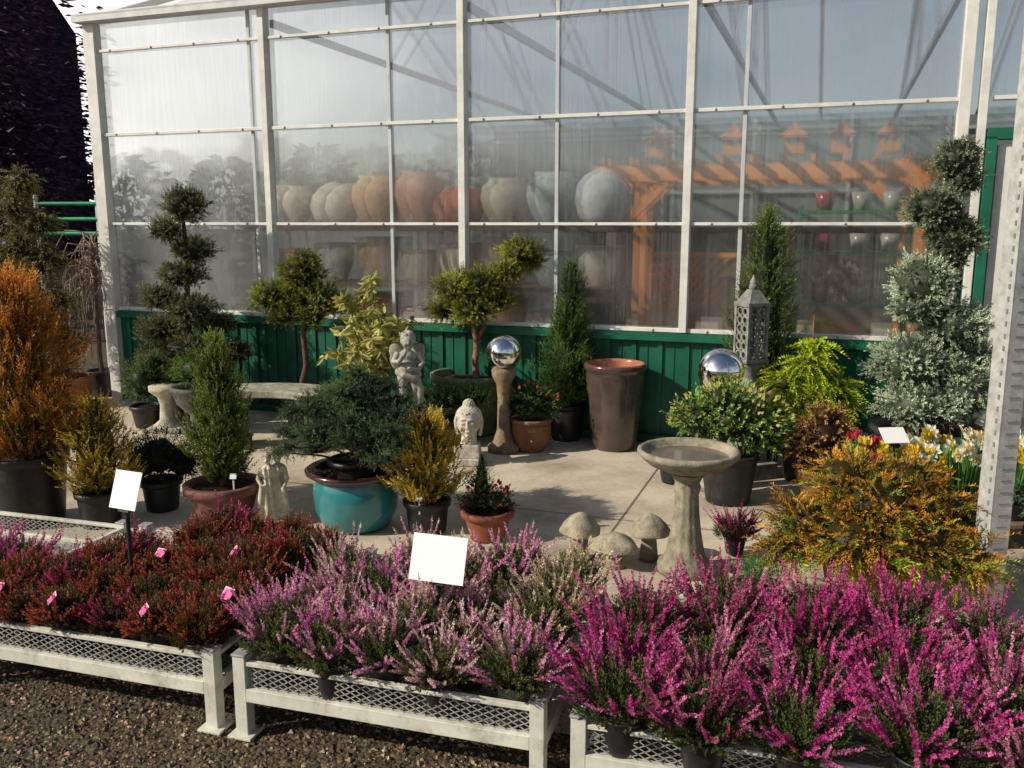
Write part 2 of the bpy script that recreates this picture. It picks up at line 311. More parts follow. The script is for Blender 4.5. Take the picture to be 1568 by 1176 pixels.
def stones(name,X,Y,s):
    n=len(X);V=oc[None]*(s[:,None,None]*(.6+.8*R.random((n,6,1)))); V[:,:,2]*=.65
    a=R.random(n)*6.28;ca,sa=np.cos(a)[:,None],np.sin(a)[:,None]
    x=V[:,:,0]*ca-V[:,:,1]*sa;y=V[:,:,0]*sa+V[:,:,1]*ca
    V=np.stack([x+X[:,None],y+Y[:,None],V[:,:,2]+s[:,None]*.25],-1)
    c=np.array([.18,.135,.085])*(.3+2.3*R.random((n,1))**2.6)*(1+.1*R.normal(size=(n,3)))
    F=(of[None]+np.arange(n)[:,None,None]*6).reshape(-1,3)
    b=Bd();b.add(V.reshape(-1,3),F,'pebble',np.repeat(np.clip(c,.01,.6),6,0))
    q=260; leaves(b,np.stack([R.uniform(-2.3,.9,q),R.uniform(1.9,3.2,q),np.full(q,.012)],1),np.stack([R.normal(size=q),R.normal(size=q),.15*R.random(q)],1),.02+.02*R.random(q),.008,np.array([.2,.12,.05])*(.5+R.random((q,1))),'leaf',up=np.array([0,0,1.]))
    b.build(name)
X=R.uniform(-2.3,.9,n);Y=R.uniform(1.9,3.2,n)
stones('gravel',X,Y,.003+.0095*R.random(n)**2.4)
# ---------------------------------------------------------------- greenhouse
WH=(.7,.7,.66)
gh=empty('greenhouse',(C0[0],C0[1],0),AW)
b=Bd()
posts=[(0,.12),(1.80,.055),(3.58,.055),(5.33,.055),(7.08,.07)]
for x,wd in posts: box(b,(x,-.03,.85+1.29),(wd,.09,2.56),'frame',WH)
box(b,(0,-.03,.42),(.12,.09,.85),'frame',WH)
box(b,(7.19,-.03,1.7),(.05,.09,3.4),'frame',WH)
box(b,(8.5,-.03,1.7),(.1,.09,3.4),'frame',WH)
for x in (1.64,2.94,4.34,5.71,9.7,10.9): box(b,(x,-.012,2.14),(.028,.02,2.55),'frame',(.5,.53,.54))
for z,hh in ((.872,.03),(1.65,.022),(2.44,.026),(3.16,.022)): 
    for i in range(len(posts)-1):
        x0=posts[i][0]+posts[i][1]/2;x1=posts[i+1][0]-posts[i+1][1]/2
        box(b,((x0+x1)/2,-.033,z),(x1-x0,.035,hh),'frame',WH)
        for xx in np.arange(x0+.15,x1,.45): ell(b,(xx,-.052,z),(.011,.008,.011),'galv',(.4,.4,.4),nu=8,nv=6)
    if z>2.2: box(b,(7.85,-.028,z),(1.2,.05,hh),'frame',WH)
    box(b,(11,-.028,z),(4.9,.05,hh),'frame',WH)
box(b,(7,-.08,3.43),(14.2,.14,.07),'frame',(.6,.61,.62))
b.build('frame',parent=gh,bevel=.003)
b=Bd()
G=(.006,.1,.056)
def knee(x0,x1):
    box(b,((x0+x1)/2,0,.42),(x1-x0,.03,.84),'greenpaint',G)
    for x in np.arange(x0+.1,x1,.2): box(b,(x,-.022,.42),(.035,.018,.76),'greenpaint',G,tp=1)
    for x in np.arange(x0+.2,x1,.2): box(b,(x,-.0175,.42),(.01,.007,.76),'greenpaint',G)
    box(b,((x0+x1)/2,-.04,.822),(x1-x0,.06,.06),'greenpaint',(.008,.12,.07))
    box(b,((x0+x1)/2,-.03,.035),(x1-x0,.06,.07),'greenpaint',(.008,.085,.05))
knee(.065,7.04); knee(8.56,14)
b.build('knee_wall',parent=gh)
b=Bd()
def sheet(b,x0,x1,z0,z1,y,mat): b.add([[x0,y,z0],[x1,y,z0],[x1,y,z1],[x0,y,z1]],[[0,1,2,3]],mat)
sheet(b,0,7.1,.85,3.4,.005,'poly'); sheet(b,7.2,8.5,2.26,3.4,.005,'poly'); sheet(b,8.5,14.5,.85,3.4,.005,'poly')
b.build('polycarbonate_panels',parent=gh)
b=Bd()
z0,zr=3.5,5.5
b.add([[-.06,-.16,z0-.05],[14.6,-.16,z0-.05],[14.6,5,zr],[-.06,5,zr]],[[0,1,2,3]],'roofpoly'); b.add([[-.06,5,zr],[14.6,5,zr],[14.6,10.3,z0-.1],[-.06,10.3,z0-.1]],[[0,1,2,3]],'roofpoly')
for x in np.arange(0,14.7,1.2):
    beam(b,(x,0,z0-.06),(x,5,zr-.05),.05,.06,'frame',(.6,.6,.6)); beam(b,(x,5,zr-.04),(x,10.3,z0-.14),.05,.06,'frame',(.6,.6,.6))
for x in (1.8,3.58,5.33,7.1,9,11):
    beam(b,(x,.1,3.3),(x,9.9,3.3),.04,.06,'galv',(.3,.32,.34)); beam(b,(x,5,3.3),(x,5,5.4),.04,.04,'galv',(.3,.32,.34))
    beam(b,(x,2.5,3.3),(x,5,5.4),.03,.03,'galv',(.3,.32,.34)); beam(b,(x,7.5,3.3),(x,5,5.4),.03,.03,'galv',(.3,.32,.34))
b.build('roof',parent=gh)
b=Bd()
b.add([[0.02,.05,0],[0.02,10,0],[0.02,10,3.4],[.02,5,5.4],[0.02,.05,3.4]],[[0,1,2,3,4]],'roofpoly')
b.add([[0,10,0],[14.5,10,0],[14.5,10,3.4],[0,10,3.4]],[[0,1,2,3]],'milky',(.17,.2,.215))
for x in np.arange(0.5,14,1.5): box(b,(x,9.96,1.7),(.06,.05,3.4),'frame',(.4,.4,.4))
for z in (1,2.2,3.2): box(b,(7,9.93,z),(14,.03,.05),'frame',(.4,.4,.4))
b.add([[14.5,0,0],[14.5,10,0],[14.5,10,3.4],[14.5,0,3.4]],[[0,1,2,3]],'milky',(.22,.25,.27))
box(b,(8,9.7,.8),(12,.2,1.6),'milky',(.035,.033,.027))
b.build('side_and_back_walls',parent=gh)
b=Bd()
GD=(.01,.12,.07)
box(b,(7.255,-.04,1.1),(.06,.1,2.2),'greenpaint',GD); box(b,(8.42,-.04,1.1),(.06,.1,2.2),'greenpaint',GD); box(b,(7.845,-.04,2.215),(1.24,.1,.07),'greenpaint',GD)
for x in (7.34,7.93): 
    box(b,(x,-.02,1.1),(.085,.05,2.1),'frame',WH)
box(b,(7.635,-.02,2.1),(.5,.05,.09),'frame',WH); box(b,(7.635,-.02,.15),(.5,.05,.25),'frame',WH); box(b,(7.635,-.02,1.0),(.5,.05,.06),'frame',WH)
sheet(b,7.38,7.89,.25,2.06,-.015,'glass')
tube(b,[(7.42,-.05,.95),(7.42,-.09,.97),(7.42,-.09,1.2),(7.42,-.05,1.22)],.01,'galv',(.2,.2,.2))
b.build('door',parent=gh,bevel=.003)
# ---- interior goods
OR=(.72,.28,.08)
b=Bd()
for x in (0,2.95):
    for y in (0,1.2): box(b,(x,y,1.05),(.15,.15,2.1),'wood',OR)
    for sx_ in (1,-1):
        if 0<=x+sx_*.4<=3: beam(b,(x,-.0,1.62),(x+sx_*.5,-.0,2.12),.09,.11,'wood',OR)
for y in (-.03,1.2): beam(b,(-.3,y,2.18),(3.3,y,2.18),.07,.16,'wood',OR)
for x in np.arange(-.15,3.2,.3): beam(b,(x,-.25,2.3),(x,1.5,2.3),.045,.08,'wood',(.6,.24,.08))
for i,x in enumerate((.35,1.15,1.75,2.2,2.65)):
    box(b,(x,.1,2.40),(.2,.2,.1),'wood',(.5,.24,.1)); 
    for s1 in(-1,1):
        for s2 in (-1,1): box(b,(x+s1*.06,.1+s2*.06,2.49),(.03,.03,.08),'wood',OR)
    box(b,(x,.1,2.57),(.28,.28,.09),'wood',(.5,.2,.09),tp=.25); box(b,(x,.1,2.64),(.04,.04,.06),'wood',OR)
for i in range(9):
    beam(b,(.35+i*.1,.05,.75),(.35+min(8,i+5)*.1-0,.05,.75+min(5,8-i)*.11),.02,.03,'wood',OR); beam(b,(.35+i*.1,.07,.75),(.35+max(0,i-5)*.1,.07,.75+min(5,i)*.11),.02,.03,'wood',OR)
for z in (.72,1.32): box(b,(.75,.06,z),(.95,.06,.05),'wood',OR)
b.build('wooden_pergola',W(4.15,3.3),AW)
def lantern(x,y,z,col,nm):
    b=Bd(); box(b,(0,0,.02),(.24,.24,.04),'wood',col); 
    for i in(-1,1):
        for j in(-1,1): box(b,(i*.08,j*.08,.16),(.025,.025,.25),'wood',col)
    box(b,(0,0,.35),(.3,.3,.13),'wood',col,tp=.15); box(b,(0,0,.15),(.1,.1,.2),'wood',(.5,.4,.2)); b.build(nm,W(x,y,z),AW)
b=Bd(); 
for x in (0,.9): box(b,(x,0,.42),(.06,.5,.84),'wood',(.2,.1,.05))
box(b,(.45,0,.86),(1.1,.55,.05),'wood',(.25,.12,.06)); b.build('display_table',W(5.1,2.0),AW)
lantern(5.5,2.0,.885,(.5,.28,.1),'wooden_lantern')
b=Bd()
for x in (0,2,4.1):
    for y in (0,.75): box(b,(x,y,.81),(.05,.05,1.62),'galv',(.25,.25,.25))
for z in (.35,.98,1.6): box(b,(2.05,.37,z),(4.2,.8,.05),'wood',(.12,.08,.06))
b.build('storage_rack',W(.15,2.3),AW)
cols=[(.78,.72,.6),(.72,.68,.6),(.62,.4,.25),(.5,.28,.18),(.4,.1,.06),(.36,.35,.26),(.32,.4,.42),(.5,.55,.57)]
for i,x in enumerate((.42,.97,1.52,2.02,2.5,3.03,3.56,4.05)):
    b=Bd(); c=cols[i]; hs=.85+.25*((i*5)%4)/3
    if i%3!=1: pr=[(0,0),(.13,0),(.15,.02),(.24,.15),(.285,.3),(.26,.44),(.19,.5),(.2,.54),(.17,.52),(.15,.45)]
    else: pr=[(0,0),(.2,0),(.25,.1),(.29,.22),(.26,.36),(.16,.47),(.05,.52),(0,.53)]
    pr=[(r*(.9+.1*hs),z*hs) for r,z in pr]
    lathe(b,pr,'terracotta',c); b.build('ceramic_jar',W(x,2.68+.05*(i%2),1.626))
    for z,cc in ((1.006,cols[(i*3+4)%8]),(.376,cols[(i*5+2)%8])):
        b=Bd(); cc=tuple(np.array(cc)*.7); pot(b,.2+.03*(i%3),.13,.36+.07*((i*7)%3),'glaze' if i%2 else 'terracotta',cc,soil=False,bulge=.03); b.build('ceramic_pot',W(x,2.68,z))
for i in range(9):
    b=Bd(); box(b,(0,0,.35),(.7,.6,.7),'wood',(.1,.07,.05),tp=.95); 
    cc=[(.02,.12,.06),(.35,.06,.04),(.1,.15,.3),(.4,.35,.3),(.05,.2,.12),(.4,.12,.3),(.3,.3,.3),(.3,.05,.04),(.05,.12,.05)][i]
    clumps(b,[(0,0,.9,.28,.25),(.2,.1,.8,.2,.18)],np.array(cc)*.6,np.array(cc)*.8,dens=250,L=.1,ll=.05,lw=.03); b.build('indoor_plant_display',W(3.2+i*1.1,5.2+.5*(i%2)),AW)
b=Bd()
for z in (.5,.95,1.4,1.75):
    box(b,(0,0,z),(.9,.4,.03),'greenpaint',(.01,.2,.1)); 
    for x in (-.25,.05,.3): lathe(b,[(0,z+.015),(.06,z+.015),(.09,z+.17),(.07,z+.17)],'glaze',(.3,.05,.05) if x<0 else (.4,.4,.35),(x,0,0),16)
for x in(-.45,.45): box(b,(x,0,.9),(.03,.4,1.8),'greenpaint',(.01,.2,.1))
b.build('green_shelf',W(6.5,1.9),AW)
b=Bd(); tube(b,[(0,0,0),(0,0,.9)],.02,'galv',(.2,.2,.2)); lathe(b,[(0,.8),(.2,.85),(.22,1.3),(.14,1.55),(0,1.6)],'glaze',(.55,.01,.02)); b.build('red_garden_ornament',W(8.6,1.0),AW)
# ---------------------------------------------------------------- front canopy post
b=Bd(); H=3.5
box(b,(0,0,H/2),(.006,.09,H),'galv',(.5,.51,.5)); box(b,(.046,-.042,H/2),(.085,.006,H),'galv',(.6,.6,.58)); box(b,(.046,.042,H/2),(.085,.006,H),'galv',(.5,.5,.5))
box(b,(.09,-.03,H/2),(.005,.018,H),'galv',(.5,.5,.5)); box(b,(.04,0,.006),(.18,.18,.008),'galv',(.4,.4,.4))
for z in np.arange(.1,H,.05): box(b,(-.0045,-.02,z),(.003,.01,.02),'blackplastic',(.2,.2,.2)); box(b,(.046,-.0465,z),(.05,.003,.004),'blackplastic',(.25,.25,.25))
b.build('steel_channel_post',(1.99,3.58,.004),.15)
# ---------------------------------------------------------------- nursery carts
EC=np.array([.9589,-.2837]);NC=np.array([.2837,.9589]);AC=math.atan2(-.2837,.9589)
def ribbons(b,o,ex,ey,nx,ny,cw,ch,wd,mat,col):
    o=np.array(o,float);ex=np.array(ex,float);ey=np.array(ey,float)
    i,j=np.meshgrid(np.arange(nx*2),np.arange(ny));i=i.ravel();j=j.ravel();Vs=[]
    for kind in(0,1):
        y0=np.where(i%2==0,0,.5) if kind==0 else np.where(i%2==0,1,.5)
        y1=np.where(i%2==0,.5,0) if kind==0 else np.where(i%2==0,.5,1)
        A=np.stack([i*cw/2,(j+y0)*ch],1);Bq=np.stack([(i+1)*cw/2,(j+y1)*ch],1)
        d=nrm(Bq-A);p=np.stack([-d[:,1],d[:,0]],1)*wd/2
        Vs.append(np.stack([A+p,A-p,Bq-p,Bq+p],1))
    V=np.concatenate(Vs).reshape(-1,2); V=o+V[:,:1]*ex+V[:,1:]*ey
    nn=np.cross(ex,ey)*.0015; V=V+nn*((np.arange(len(V))//4)%2)[:,None]
    b.add(V,np.arange(len(V)).reshape(-1,4),mat,col)
def cart(x,y,Lc,dep=1.0):
    b=Bd();c=(.64,.64,.56);c2=(.68,.67,.58)
    for xx in (.022,Lc-.022):
        for yy in (.022,dep-.022):
            box(b,(xx,yy,.145),(.044,.044,.27),'paint',c); box(b,(xx,yy,.006),(.085,.085,.01),'paint',c); box(b,(xx,yy,.285),(.05,.05,.008),'galv',(.4,.4,.4))
    for yy in (.015,dep-.015):
        box(b,(Lc/2,yy,.258),(Lc-.088,.022,.014),'paint',c2); box(b,(Lc/2,yy,.15),(Lc-.088,.03,.045),'paint',c2)
    for xx in (.015,Lc-.015):
        box(b,(xx,dep/2,.258),(.022,dep-.088,.014),'paint',c2); box(b,(xx,dep/2,.15),(.03,dep-.088,.045),'paint',c2)
    for yy in (dep*.33,dep*.66): box(b,(Lc/2,yy,.14),(Lc-.09,.03,.03),'paint',c2)
    b2=Bd(); nx=int((Lc-.09)/.036)
    ribbons(b2,(.045,.016,.173),(1,0,0),(0,0,1),nx,4,(Lc-.09)/nx,.0195,.0035,'galv',(.42,.43,.4))
    ribbons(b2,(.045,dep-.016,.173),(1,0,0),(0,0,1),nx,4,(Lc-.09)/nx,.0195,.0035,'galv',(.42,.43,.4))
    ribbons(b2,(.03,.03,.165),(1,0,0),(0,1,0),int((Lc-.06)/.04),int((dep-.06)/.02),.04,.02,.005,'galv',(.3,.3,.28))
    e=empty('nursery_cart',(x,y,.002),AC); b.build('cart_frame',parent=e,bevel=.002); b2.build('expanded_mesh',parent=e)
def cpos(x0,y0,a,d,z=0): p=np.array([x0,y0])+EC*a+NC*d; return (p[0],p[1],z)
LC=(-1.985,2.975);MC=(-.9,2.65);RC=(.165,2.29);FC=(-3.08,3.3)
cart(*LC,1.06); cart(*MC,1.035); cart(*RC,1.25); cart(*FC,1.06)
# ---------------------------------------------------------------- heather
def heather(nst,Ls,lean,cA,cB,fol,tip,tags=0,spk=.1,k=28,fl=.015,flw=.012,side=1,pr=.062,tagc=None,folr=1.):
    b=Bd(); pot(b,pr,pr*.75,.115,rim=.006)
    cA=np.array(cA);cB=np.array(cB);fol=np.array(fol);tip=np.array(tip)
    a=R.random(nst)*2*PI; th=lean*np.sqrt(R.random(nst)); 
    D=np.stack([np.sin(th)*np.cos(a),np.sin(th)*np.sin(a),np.cos(th)],1)
    B=np.stack([np.cos(a)*.035*R.random(nst),np.sin(a)*.035*R.random(nst),np.full(nst,.1)],1)
    Ln=Ls*(.7+.5*R.random(nst))
    f=(.7+.6*R.random((nst,1)))
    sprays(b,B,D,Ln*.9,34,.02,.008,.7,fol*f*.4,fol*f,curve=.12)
    n2=int(260*folr);d2=rdir(n2,.0);P2=d2*np.array([Ls*.7,Ls*.7,Ls*.66])*R.random((n2,1))**.5+np.array([0,0,.11])
    sprays(b,P2,d2+np.array([0,0,.6]),.05,10,.018,.008,.7,fol*.3,fol*.8)
    s0=np.concatenate([np.full(nst,.62)]+[R.uniform(.35,.8,nst) for _ in range(side)])
    BB=np.tile(B,(side+1,1));DD=np.tile(D,(side+1,1));LL=np.tile(Ln,side+1)
    P=BB+DD*(LL*s0)[:,None];P[:,2]+=.12*LL*s0*s0
    dev=R.normal(size=DD.shape)*.36; dev[:nst]*=.2
    D3=nrm(DD+dev+np.array([0,0,.1])); n3=len(P)
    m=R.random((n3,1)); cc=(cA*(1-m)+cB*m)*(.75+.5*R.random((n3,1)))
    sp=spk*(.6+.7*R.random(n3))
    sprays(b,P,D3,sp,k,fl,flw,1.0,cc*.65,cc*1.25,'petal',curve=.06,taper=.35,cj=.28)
    tp=P+D3*sp[:,None]; tp[:,2]+=.06*sp
    sprays(b,tp,D3,.01,5,.007,.004,.5,tip,tip)
    for i in range(tags):
        tag(b,R.uniform(-.05,.05),R.uniform(-.12,-.06),.19+.03*R.random(),.046,.04,(.8,.45,.6),tagc,R.normal()*.4-.3,-.5-.4*R.random())
    return b.mesh('heather_mesh')
PK=dict(fl=.0105,flw=.0105,spk=.085,side=1,k=36)
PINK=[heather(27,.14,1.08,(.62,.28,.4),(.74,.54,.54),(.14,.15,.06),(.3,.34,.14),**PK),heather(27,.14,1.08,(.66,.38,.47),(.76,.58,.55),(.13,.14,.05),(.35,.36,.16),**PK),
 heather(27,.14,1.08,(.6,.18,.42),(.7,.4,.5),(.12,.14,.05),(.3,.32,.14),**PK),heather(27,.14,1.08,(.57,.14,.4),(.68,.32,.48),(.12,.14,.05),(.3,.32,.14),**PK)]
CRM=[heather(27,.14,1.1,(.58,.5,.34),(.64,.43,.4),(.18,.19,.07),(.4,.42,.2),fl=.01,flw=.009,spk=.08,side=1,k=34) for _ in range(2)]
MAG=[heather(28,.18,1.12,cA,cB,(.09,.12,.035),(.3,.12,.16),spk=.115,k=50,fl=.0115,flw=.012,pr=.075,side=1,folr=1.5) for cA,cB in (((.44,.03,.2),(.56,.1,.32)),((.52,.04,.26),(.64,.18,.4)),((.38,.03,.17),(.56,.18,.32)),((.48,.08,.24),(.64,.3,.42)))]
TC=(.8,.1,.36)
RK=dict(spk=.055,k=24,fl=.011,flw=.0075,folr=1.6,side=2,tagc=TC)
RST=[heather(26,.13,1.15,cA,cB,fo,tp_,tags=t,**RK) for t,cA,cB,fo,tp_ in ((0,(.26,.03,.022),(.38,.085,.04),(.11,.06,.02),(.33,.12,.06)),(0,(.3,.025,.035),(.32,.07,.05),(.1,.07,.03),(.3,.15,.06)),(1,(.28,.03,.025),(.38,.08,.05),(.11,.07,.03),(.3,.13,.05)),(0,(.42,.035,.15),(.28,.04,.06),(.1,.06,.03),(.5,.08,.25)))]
ZD=.17
for j in range(5):
    for i in range(5):
        a=.1+i*.205+.02*R.normal();d=.08+j*.18+.02*R.normal()
        if j==4 and (i<1): continue
        if (j>=2 and i>=4) or R.random()<.16: me=CRM[R.integers(2)]
        else: me=PINK[R.integers(4)]
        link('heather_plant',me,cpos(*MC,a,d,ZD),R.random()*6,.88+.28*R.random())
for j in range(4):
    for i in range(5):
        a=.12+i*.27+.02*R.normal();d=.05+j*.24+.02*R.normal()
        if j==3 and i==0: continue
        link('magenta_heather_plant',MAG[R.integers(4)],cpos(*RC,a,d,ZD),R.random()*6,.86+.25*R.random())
for j in range(6):
    for i in range(6):
        a=.08+i*.175+.015*R.normal();d=.09+j*.17+.015*R.normal()
        if j>=4 and i<2: continue
        if i==0 and j==3: continue
        if i==0 and j==2:
            link('purple_heather_plant',MAG[R.integers(3)],cpos(*LC,a,d,ZD),R.random()*6,.72); continue
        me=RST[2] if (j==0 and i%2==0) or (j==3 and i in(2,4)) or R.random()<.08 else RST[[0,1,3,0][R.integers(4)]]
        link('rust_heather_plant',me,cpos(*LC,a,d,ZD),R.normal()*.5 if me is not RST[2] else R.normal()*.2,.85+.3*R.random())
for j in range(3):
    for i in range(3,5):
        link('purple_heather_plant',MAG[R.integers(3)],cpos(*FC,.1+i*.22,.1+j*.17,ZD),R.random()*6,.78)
def sign(x,y,z,wd,hh,zb,rz=0,tilt=-.35):
    b=Bd(); tube(b,[(0,.01,zb),(0,.01,z-hh/2+.02)],.008,'blackplastic',BLK); box(b,(0,0,z-hh/2),(.05,.014,.02),'blackplastic',BLK,rx=tilt)
    box(b,(0,.012,z),(wd,.003,hh),'card',(.88,.88,.88),rx=tilt); b.build('plant_sign',(x,y,0),rz)
sign(-1.42,3.12,.69,.125,.14,.17,-.4); sign(-.25,2.8,.55,.195,.155,.17,-.32)
sign(1.93,4.35,.6,.13,.1,0,.1,-.9)
# ---------------------------------------------------------------- plants
G0=.006
def bushy(name,loc,fn): b=Bd(); fn(b); return b.build(name,(loc[0],loc[1],G0))
def sc_(balls,s,sz=None): return [(q[0],q[1],q[2],q[3]*s,(q[4] if len(q)>4 else q[3])*(sz or s)) for q in balls]
def f(b):
    pot(b,.21,.17,.4); stem(b,(0,0,.35),(0,0,1.1),.025,.01)
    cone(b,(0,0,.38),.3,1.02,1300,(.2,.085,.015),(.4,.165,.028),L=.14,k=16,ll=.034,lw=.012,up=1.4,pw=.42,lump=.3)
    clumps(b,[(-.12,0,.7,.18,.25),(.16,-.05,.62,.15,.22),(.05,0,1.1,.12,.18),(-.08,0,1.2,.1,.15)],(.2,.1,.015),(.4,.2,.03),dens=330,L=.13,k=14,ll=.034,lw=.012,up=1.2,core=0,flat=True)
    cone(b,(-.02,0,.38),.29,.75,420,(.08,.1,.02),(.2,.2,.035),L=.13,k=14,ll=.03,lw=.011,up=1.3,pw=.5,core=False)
bushy('orange_arborvitae',(-2.7,4.78),f)
def f(b):
    pot(b,.12,.1,.2); cone(b,(0,0,.17),.19,.55,650,(.16,.13,.02),(.42,.28,.035),L=.1,k=14,ll=.026,lw=.01,up=1.,pw=.4,lump=.3)
bushy('golden_arborvitae',(-2.28,4.72),f)
def f(b):
    pot(b,.11,.09,.18); clumps(b,[(0,0,.32,.17,.15),(.12,.03,.27,.12,.12),(-.1,0,.28,.13,.13)],(.015,.022,.012),(.035,.05,.025),dens=900,L=.07)
bushy('dark_dwarf_shrub',(-2.05,5.0),f)
def f(b):
    pot(b,.2,.14,.22,'terracotta',(.18,.075,.065),rim=.03); stem(b,(0,0,.2),(0,0,.6),.02,.01)
    cone(b,(0,0,.2),.15,.86,1200,(.05,.075,.015),(.14,.17,.035),L=.09,k=14,ll=.024,lw=.01,up=1.3,pw=.42,lump=.28)
    clumps(b,[(-.08,-.03,.5,.09,.14),(.08,0,.6,.08,.14),(.02,-.08,.42,.1,.12),(-.03,0,.85,.05,.12)],(.05,.08,.02),(.15,.18,.035),dens=600,L=.08,k=12,ll=.022,lw=.01,up=1.1,core=0,flat=True)
    tag(b,.1,-.13,.27,.035,.03)
bushy('potted_arborvitae',(-1.62,4.8),f)
def f(b):
    pr=[(0,0),(.17,0),(.19,.02),(.225,.1),(.235,.2),(.225,.27),(.215,.285),(.25,.295),(.272,.31),(.275,.325),(.26,.335),(.235,.325),(.2,.29),(.19,.25)]
    cs=[(.03,.2,.22) if z<.28 else (.07,.022,.025) for r,z in pr]
    lathe(b,pr,'glaze',cs,seg=48); lathe(b,[(.21,.27),(0,.29)],'soil',(.04,.03,.02))
    pot(b,.14,.11,.14,c=(0,0,.24),soil=True)
    stem(b,(0,0,.3),(0,0,.7),.025,.012)
    Nb=50; balls=[(0,0,.73,.15,.07),(.05,.05,.8,.11,.05),(.03,.0,.85,.06,.05)]
    for i in range(Nb):
        a=i*2.4+R.normal()*.25; t=i/Nb; rr=(.44*(1-t)**.65+.03)*(.72+.42*R.random()); z=.47+.33*t+.035*R.normal()
        x,y=math.cos(a)*rr,math.sin(a)*rr*.9
        stem(b,(0,0,z-.08),(x,y,z-.01),.008,.003,5,.006)
        balls.append((x,y,z,.08+.03*R.random(),.032+.014*R.random()))
        balls.append((x*.6,y*.6,z-.01,.085,.035))
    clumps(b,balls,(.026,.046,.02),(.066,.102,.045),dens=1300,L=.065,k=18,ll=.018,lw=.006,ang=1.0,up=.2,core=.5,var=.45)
bushy('spruce_in_blue_pot',(-.86,4.72),f)
def f(b):
    pot(b,.12,.1,.18); cone(b,(0,0,.15),.18,.5,750,(.22,.18,.02),(.5,.35,.045),L=.09,k=14,ll=.026,lw=.011,up=1.1,pw=.38,lump=.34)
    clumps(b,[(.03,0,.3,.12,.1)],(.1,.12,.02),(.2,.2,.04),dens=500); tag(b,-.03,-.12,.2,.035,.03)
bushy('golden_arborvitae',(-.46,4.62),f)
def f(b):
    pot(b,.13,.09,.16,'terracotta',(.26,.08,.045),rim=.022); cone(b,(-.03,0,.14),.08,.3,250,(.02,.05,.01),(.06,.12,.03),L=.06,ll=.015,lw=.006)
    clumps(b,[(.05,0,.2,.12,.08),(-.07,.0,.2,.1,.07)],(.015,.03,.012),(.06,.05,.03),dens=600,L=.05)
    d=rdir(26,.1); leaves(b,d*.12+np.array([0,0,.19]),d,.03,.025,(.35,.02,.03),'petal')
bushy('potted_flowers',(-.13,4.5),f)
def f(b):
    pot(b,.2,.16,.3)
    stem(b,(0,0,.25),(.04,0,1.85),.04,.012,9,.02)
    balls=[(.05,0,1.8,.19,.14),(-.1,-.05,1.6,.14,.1),(.1,0,1.43,.19,.11),(-.02,.03,1.22,.21,.11),(-.2,-.05,1.04,.16,.1),(.07,-.06,.95,.24,.11),(-.22,0,.76,.21,.12),(.25,.02,.8,.19,.11),(.02,-.08,.6,.27,.14),(.36,-.02,.56,.18,.11),(-.28,.1,.5,.2,.13),(.12,-.1,.4,.24,.12)]
    for q in balls: stem(b,(.02,0,q[2]-.15),(q[0],q[1],q[2]-.03),.014,.008,5,.01)
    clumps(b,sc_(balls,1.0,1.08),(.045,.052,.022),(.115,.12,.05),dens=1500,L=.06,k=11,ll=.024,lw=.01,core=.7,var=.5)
bushy('cloud_pruned_conifer',(-2.76,7.5),f)
def f(b):
    lathe(b,[(0,0),(.15,0),(.15,.04),(.08,.08),(.07,.14),(.17,.24),(.2,.34),(.22,.36),(.2,.38),(.17,.35),(.16,.3)],'stone',(.12,.12,.11))
    lathe(b,[(.18,.33),(0,.34)],'soil',(.04,.03,.02)); clumps(b,[(0,0,.5,.2,.17)],(.04,.08,.015),(.11,.19,.03),dens=1200,L=.06,k=9)
bushy('boxwood_in_stone_urn',(-2.5,6.95),f)
b=Bd(); lathe(b,[(0,0),(.11,0),(.11,.05),(.06,.09),(.05,.22),(.07,.28),(.13,.33),(.13,.37),(0,.37)],'stone',(.5,.46,.36),seg=24); box(b,(0,0,.02),(.26,.26,.04),'stone',(.45,.42,.34)); b.build('stone_pedestal',(-2.78,7.0,G0))
def f(b):
    pot(b,.13,.1,.18); clumps(b,[(0,0,.38,.2,.2),(.08,0,.5,.12,.12)],(.04,.07,.02),(.1,.13,.04),dens=900,L=.07)
bushy('small_round_shrub',(-3.0,7.15),f)
b=Bd(); seg=20; an=np.linspace(-.55,.55,seg)
inner=.75;outer=1.1
V=[]
for z in (.39,.445):
    for r in (inner,outer): V+= [[math.sin(a)*r*.88,r*math.cos(a)-.95,z] for a in an]
V=np.array(V); s=seg
F=[];
for i in range(seg-1):
    F+=[[2*s+i,2*s+i+1,3*s+i+1,3*s+i],[i,s+i,s+i+1,i+1],[i,i+1,2*s+i+1,2*s+i],[s+i,3*s+i,3*s+i+1,s+i+1]]
F+=[[0,2*s,3*s,s],[s-1,2*s-1,4*s-1,3*s-1]]
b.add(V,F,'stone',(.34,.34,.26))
for a in (-.38,.38):
    x,y=math.sin(a)*.82,.93*math.cos(a)-.95
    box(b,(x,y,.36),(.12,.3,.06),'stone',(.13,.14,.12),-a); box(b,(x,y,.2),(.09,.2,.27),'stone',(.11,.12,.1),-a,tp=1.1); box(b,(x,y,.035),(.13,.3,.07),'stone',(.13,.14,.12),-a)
b.build('curved_stone_bench',(-1.72,6.55,G0),-.15,bevel=.008)
